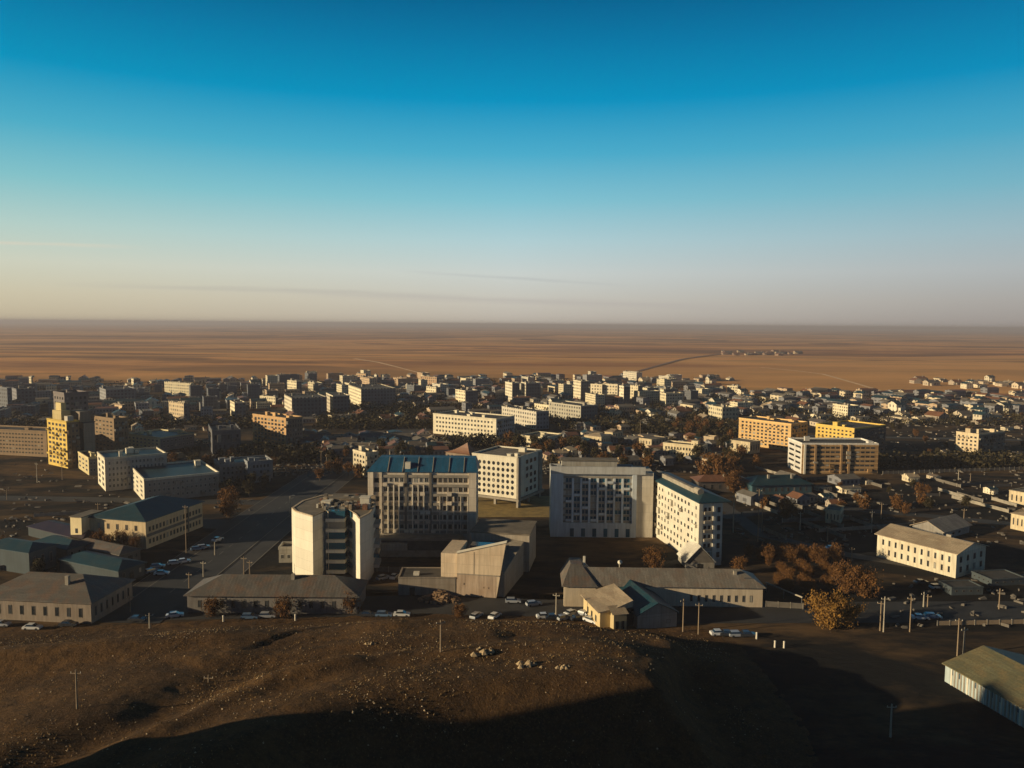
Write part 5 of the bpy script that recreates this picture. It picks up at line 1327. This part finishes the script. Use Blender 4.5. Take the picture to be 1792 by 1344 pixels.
# ------------------------------------------------------------------ light
AZ, EL = 16.0, 12.5
sd = Vector((-math.cos(R(AZ)) * math.cos(R(EL)), -math.sin(R(AZ)) * math.cos(R(EL)), math.sin(R(EL))))
sl = bpy.data.lights.new('sun', 'SUN'); sl.energy = 5.0; sl.angle = R(.5); sl.color = (1.0, .8, .5)
so = bpy.data.objects.new('sun', sl); COL.objects.link(so); so.rotation_euler = (-sd).to_track_quat('-Z', 'Y').to_euler()

w = bpy.data.worlds.new('World'); sc.world = w; w.use_nodes = True; nt = w.node_tree; bg = nt.nodes['Background']
tc = N(nt, 'ShaderNodeTexCoord'); sep = N(nt, 'ShaderNodeSeparateXYZ'); nt.links.new(tc.outputs['Generated'], sep.inputs[0])
sky = N(nt, 'ShaderNodeTexSky', sky_type='NISHITA'); sky.sun_disc = False; sky.sun_elevation = R(EL); sky.sun_rotation = R(270 - AZ) ; sky.altitude = 500
nis = mixc(nt, 1.0, sky.outputs[0], (.1, .1, .1), 'MULTIPLY')
el = math_n(nt, 'MULTIPLY', sep.outputs[2], 2.0)      # 0..1 for elevations 0..30 deg
def S(r, g, b): return tuple(((c / 255) / 12.92 if c <= 10 else ((c / 255 + .055) / 1.055) ** 2.4) for c in (r, g, b))
grad = ramp(nt, el, [(0, S(194, 185, 173)), (.06, S(202, 198, 187)), (.13, S(203, 210, 206)), (.21, S(178, 208, 213)), (.31, S(130, 195, 211)), (.42, S(75, 173, 205)), (.54, S(0, 147, 193)), (.66, S(0, 122, 170)), (.76, S(0, 98, 145)), (.88, S(0, 48, 82)), (1, S(0, 22, 42))])
# warmer and brighter towards the sun, duller away from it
side = ramp(nt, math_n(nt, 'ADD', math_n(nt, 'MULTIPLY', sep.outputs[0], -.5), .5), [(.2, (.62, .62, .68)), (.5, (1, 1, 1)), (.78, (1.06, 1.0, .8)), (1, (1.0, .85, .6))])
low = ramp(nt, el, [(0, 1), (.45, .25), (1, .1)])
sidec = mixc(nt, low, (1, 1, 1), side)
c = mixc(nt, 1.0, grad, sidec, 'MULTIPLY')
# thin high streaks of cloud near the horizon
yy = math_n(nt, 'MAXIMUM', sep.outputs[1], .05)
A = math_n(nt, 'DIVIDE', sep.outputs[0], yy); E = math_n(nt, 'DIVIDE', sep.outputs[2], yy)
cn = N(nt, 'ShaderNodeCombineXYZ'); nt.links.new(math_n(nt, 'MULTIPLY', A, 9), cn.inputs[0]); nt.links.new(math_n(nt, 'MULTIPLY', E, 160), cn.inputs[1])
nz = noise_n(nt, cn.outputs[0], 1.0, 5, .6)
def streak(c, a0, a1, e0, e1, w, amp, col):
    am, ah = (a0 + a1) / 2, (a1 - a0) / 2
    line = math_n(nt, 'ADD', math_n(nt, 'MULTIPLY', math_n(nt, 'SUBTRACT', A, a0), (e1 - e0) / (a1 - a0)), e0)
    d = math_n(nt, 'SUBTRACT', E, math_n(nt, 'ADD', line, math_n(nt, 'MULTIPLY', math_n(nt, 'SUBTRACT', nz, .5), w * 1.6)))
    v = math_n(nt, 'MAXIMUM', math_n(nt, 'SUBTRACT', 1, math_n(nt, 'DIVIDE', math_n(nt, 'ABSOLUTE', d), w)), 0)
    h = math_n(nt, 'MAXIMUM', math_n(nt, 'SUBTRACT', 1, math_n(nt, 'POWER', math_n(nt, 'ABSOLUTE', math_n(nt, 'DIVIDE', math_n(nt, 'SUBTRACT', A, am), ah)), 2)), 0)
    return mixc(nt, math_n(nt, 'MULTIPLY', math_n(nt, 'MULTIPLY', math_n(nt, 'MULTIPLY', v, h), math_n(nt, 'ADD', nz, .4)), amp), c, col)
c = streak(c, -.85, -.46, .104, .094, .0035, .55, S(225, 212, 190))
c = streak(c, -.16, .16, .068, .05, .003, .35, S(172, 176, 178))
c = streak(c, -.6, -.05, .047, .036, .005, .35, S(176, 172, 166))
c = streak(c, -.3, .35, .038, .022, .006, .4, S(176, 170, 168))
c = mixc(nt, .02, c, nis)
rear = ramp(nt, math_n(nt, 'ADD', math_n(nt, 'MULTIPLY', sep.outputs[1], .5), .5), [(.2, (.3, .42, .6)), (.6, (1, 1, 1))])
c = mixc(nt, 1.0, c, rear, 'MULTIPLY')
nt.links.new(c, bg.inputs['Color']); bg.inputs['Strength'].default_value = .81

sc.view_settings.view_transform = 'Standard'; sc.view_settings.look = 'None'; sc.view_settings.exposure = .3; sc.view_settings.gamma = 1
sc.view_settings.use_curve_mapping = False
sc.render.engine = 'CYCLES'; sc.cycles.volume_bounces = 0; sc.cycles.max_bounces = 5; sc.cycles.diffuse_bounces = 2
sc.cycles.use_denoising = True
print('objects', len(bpy.data.objects))
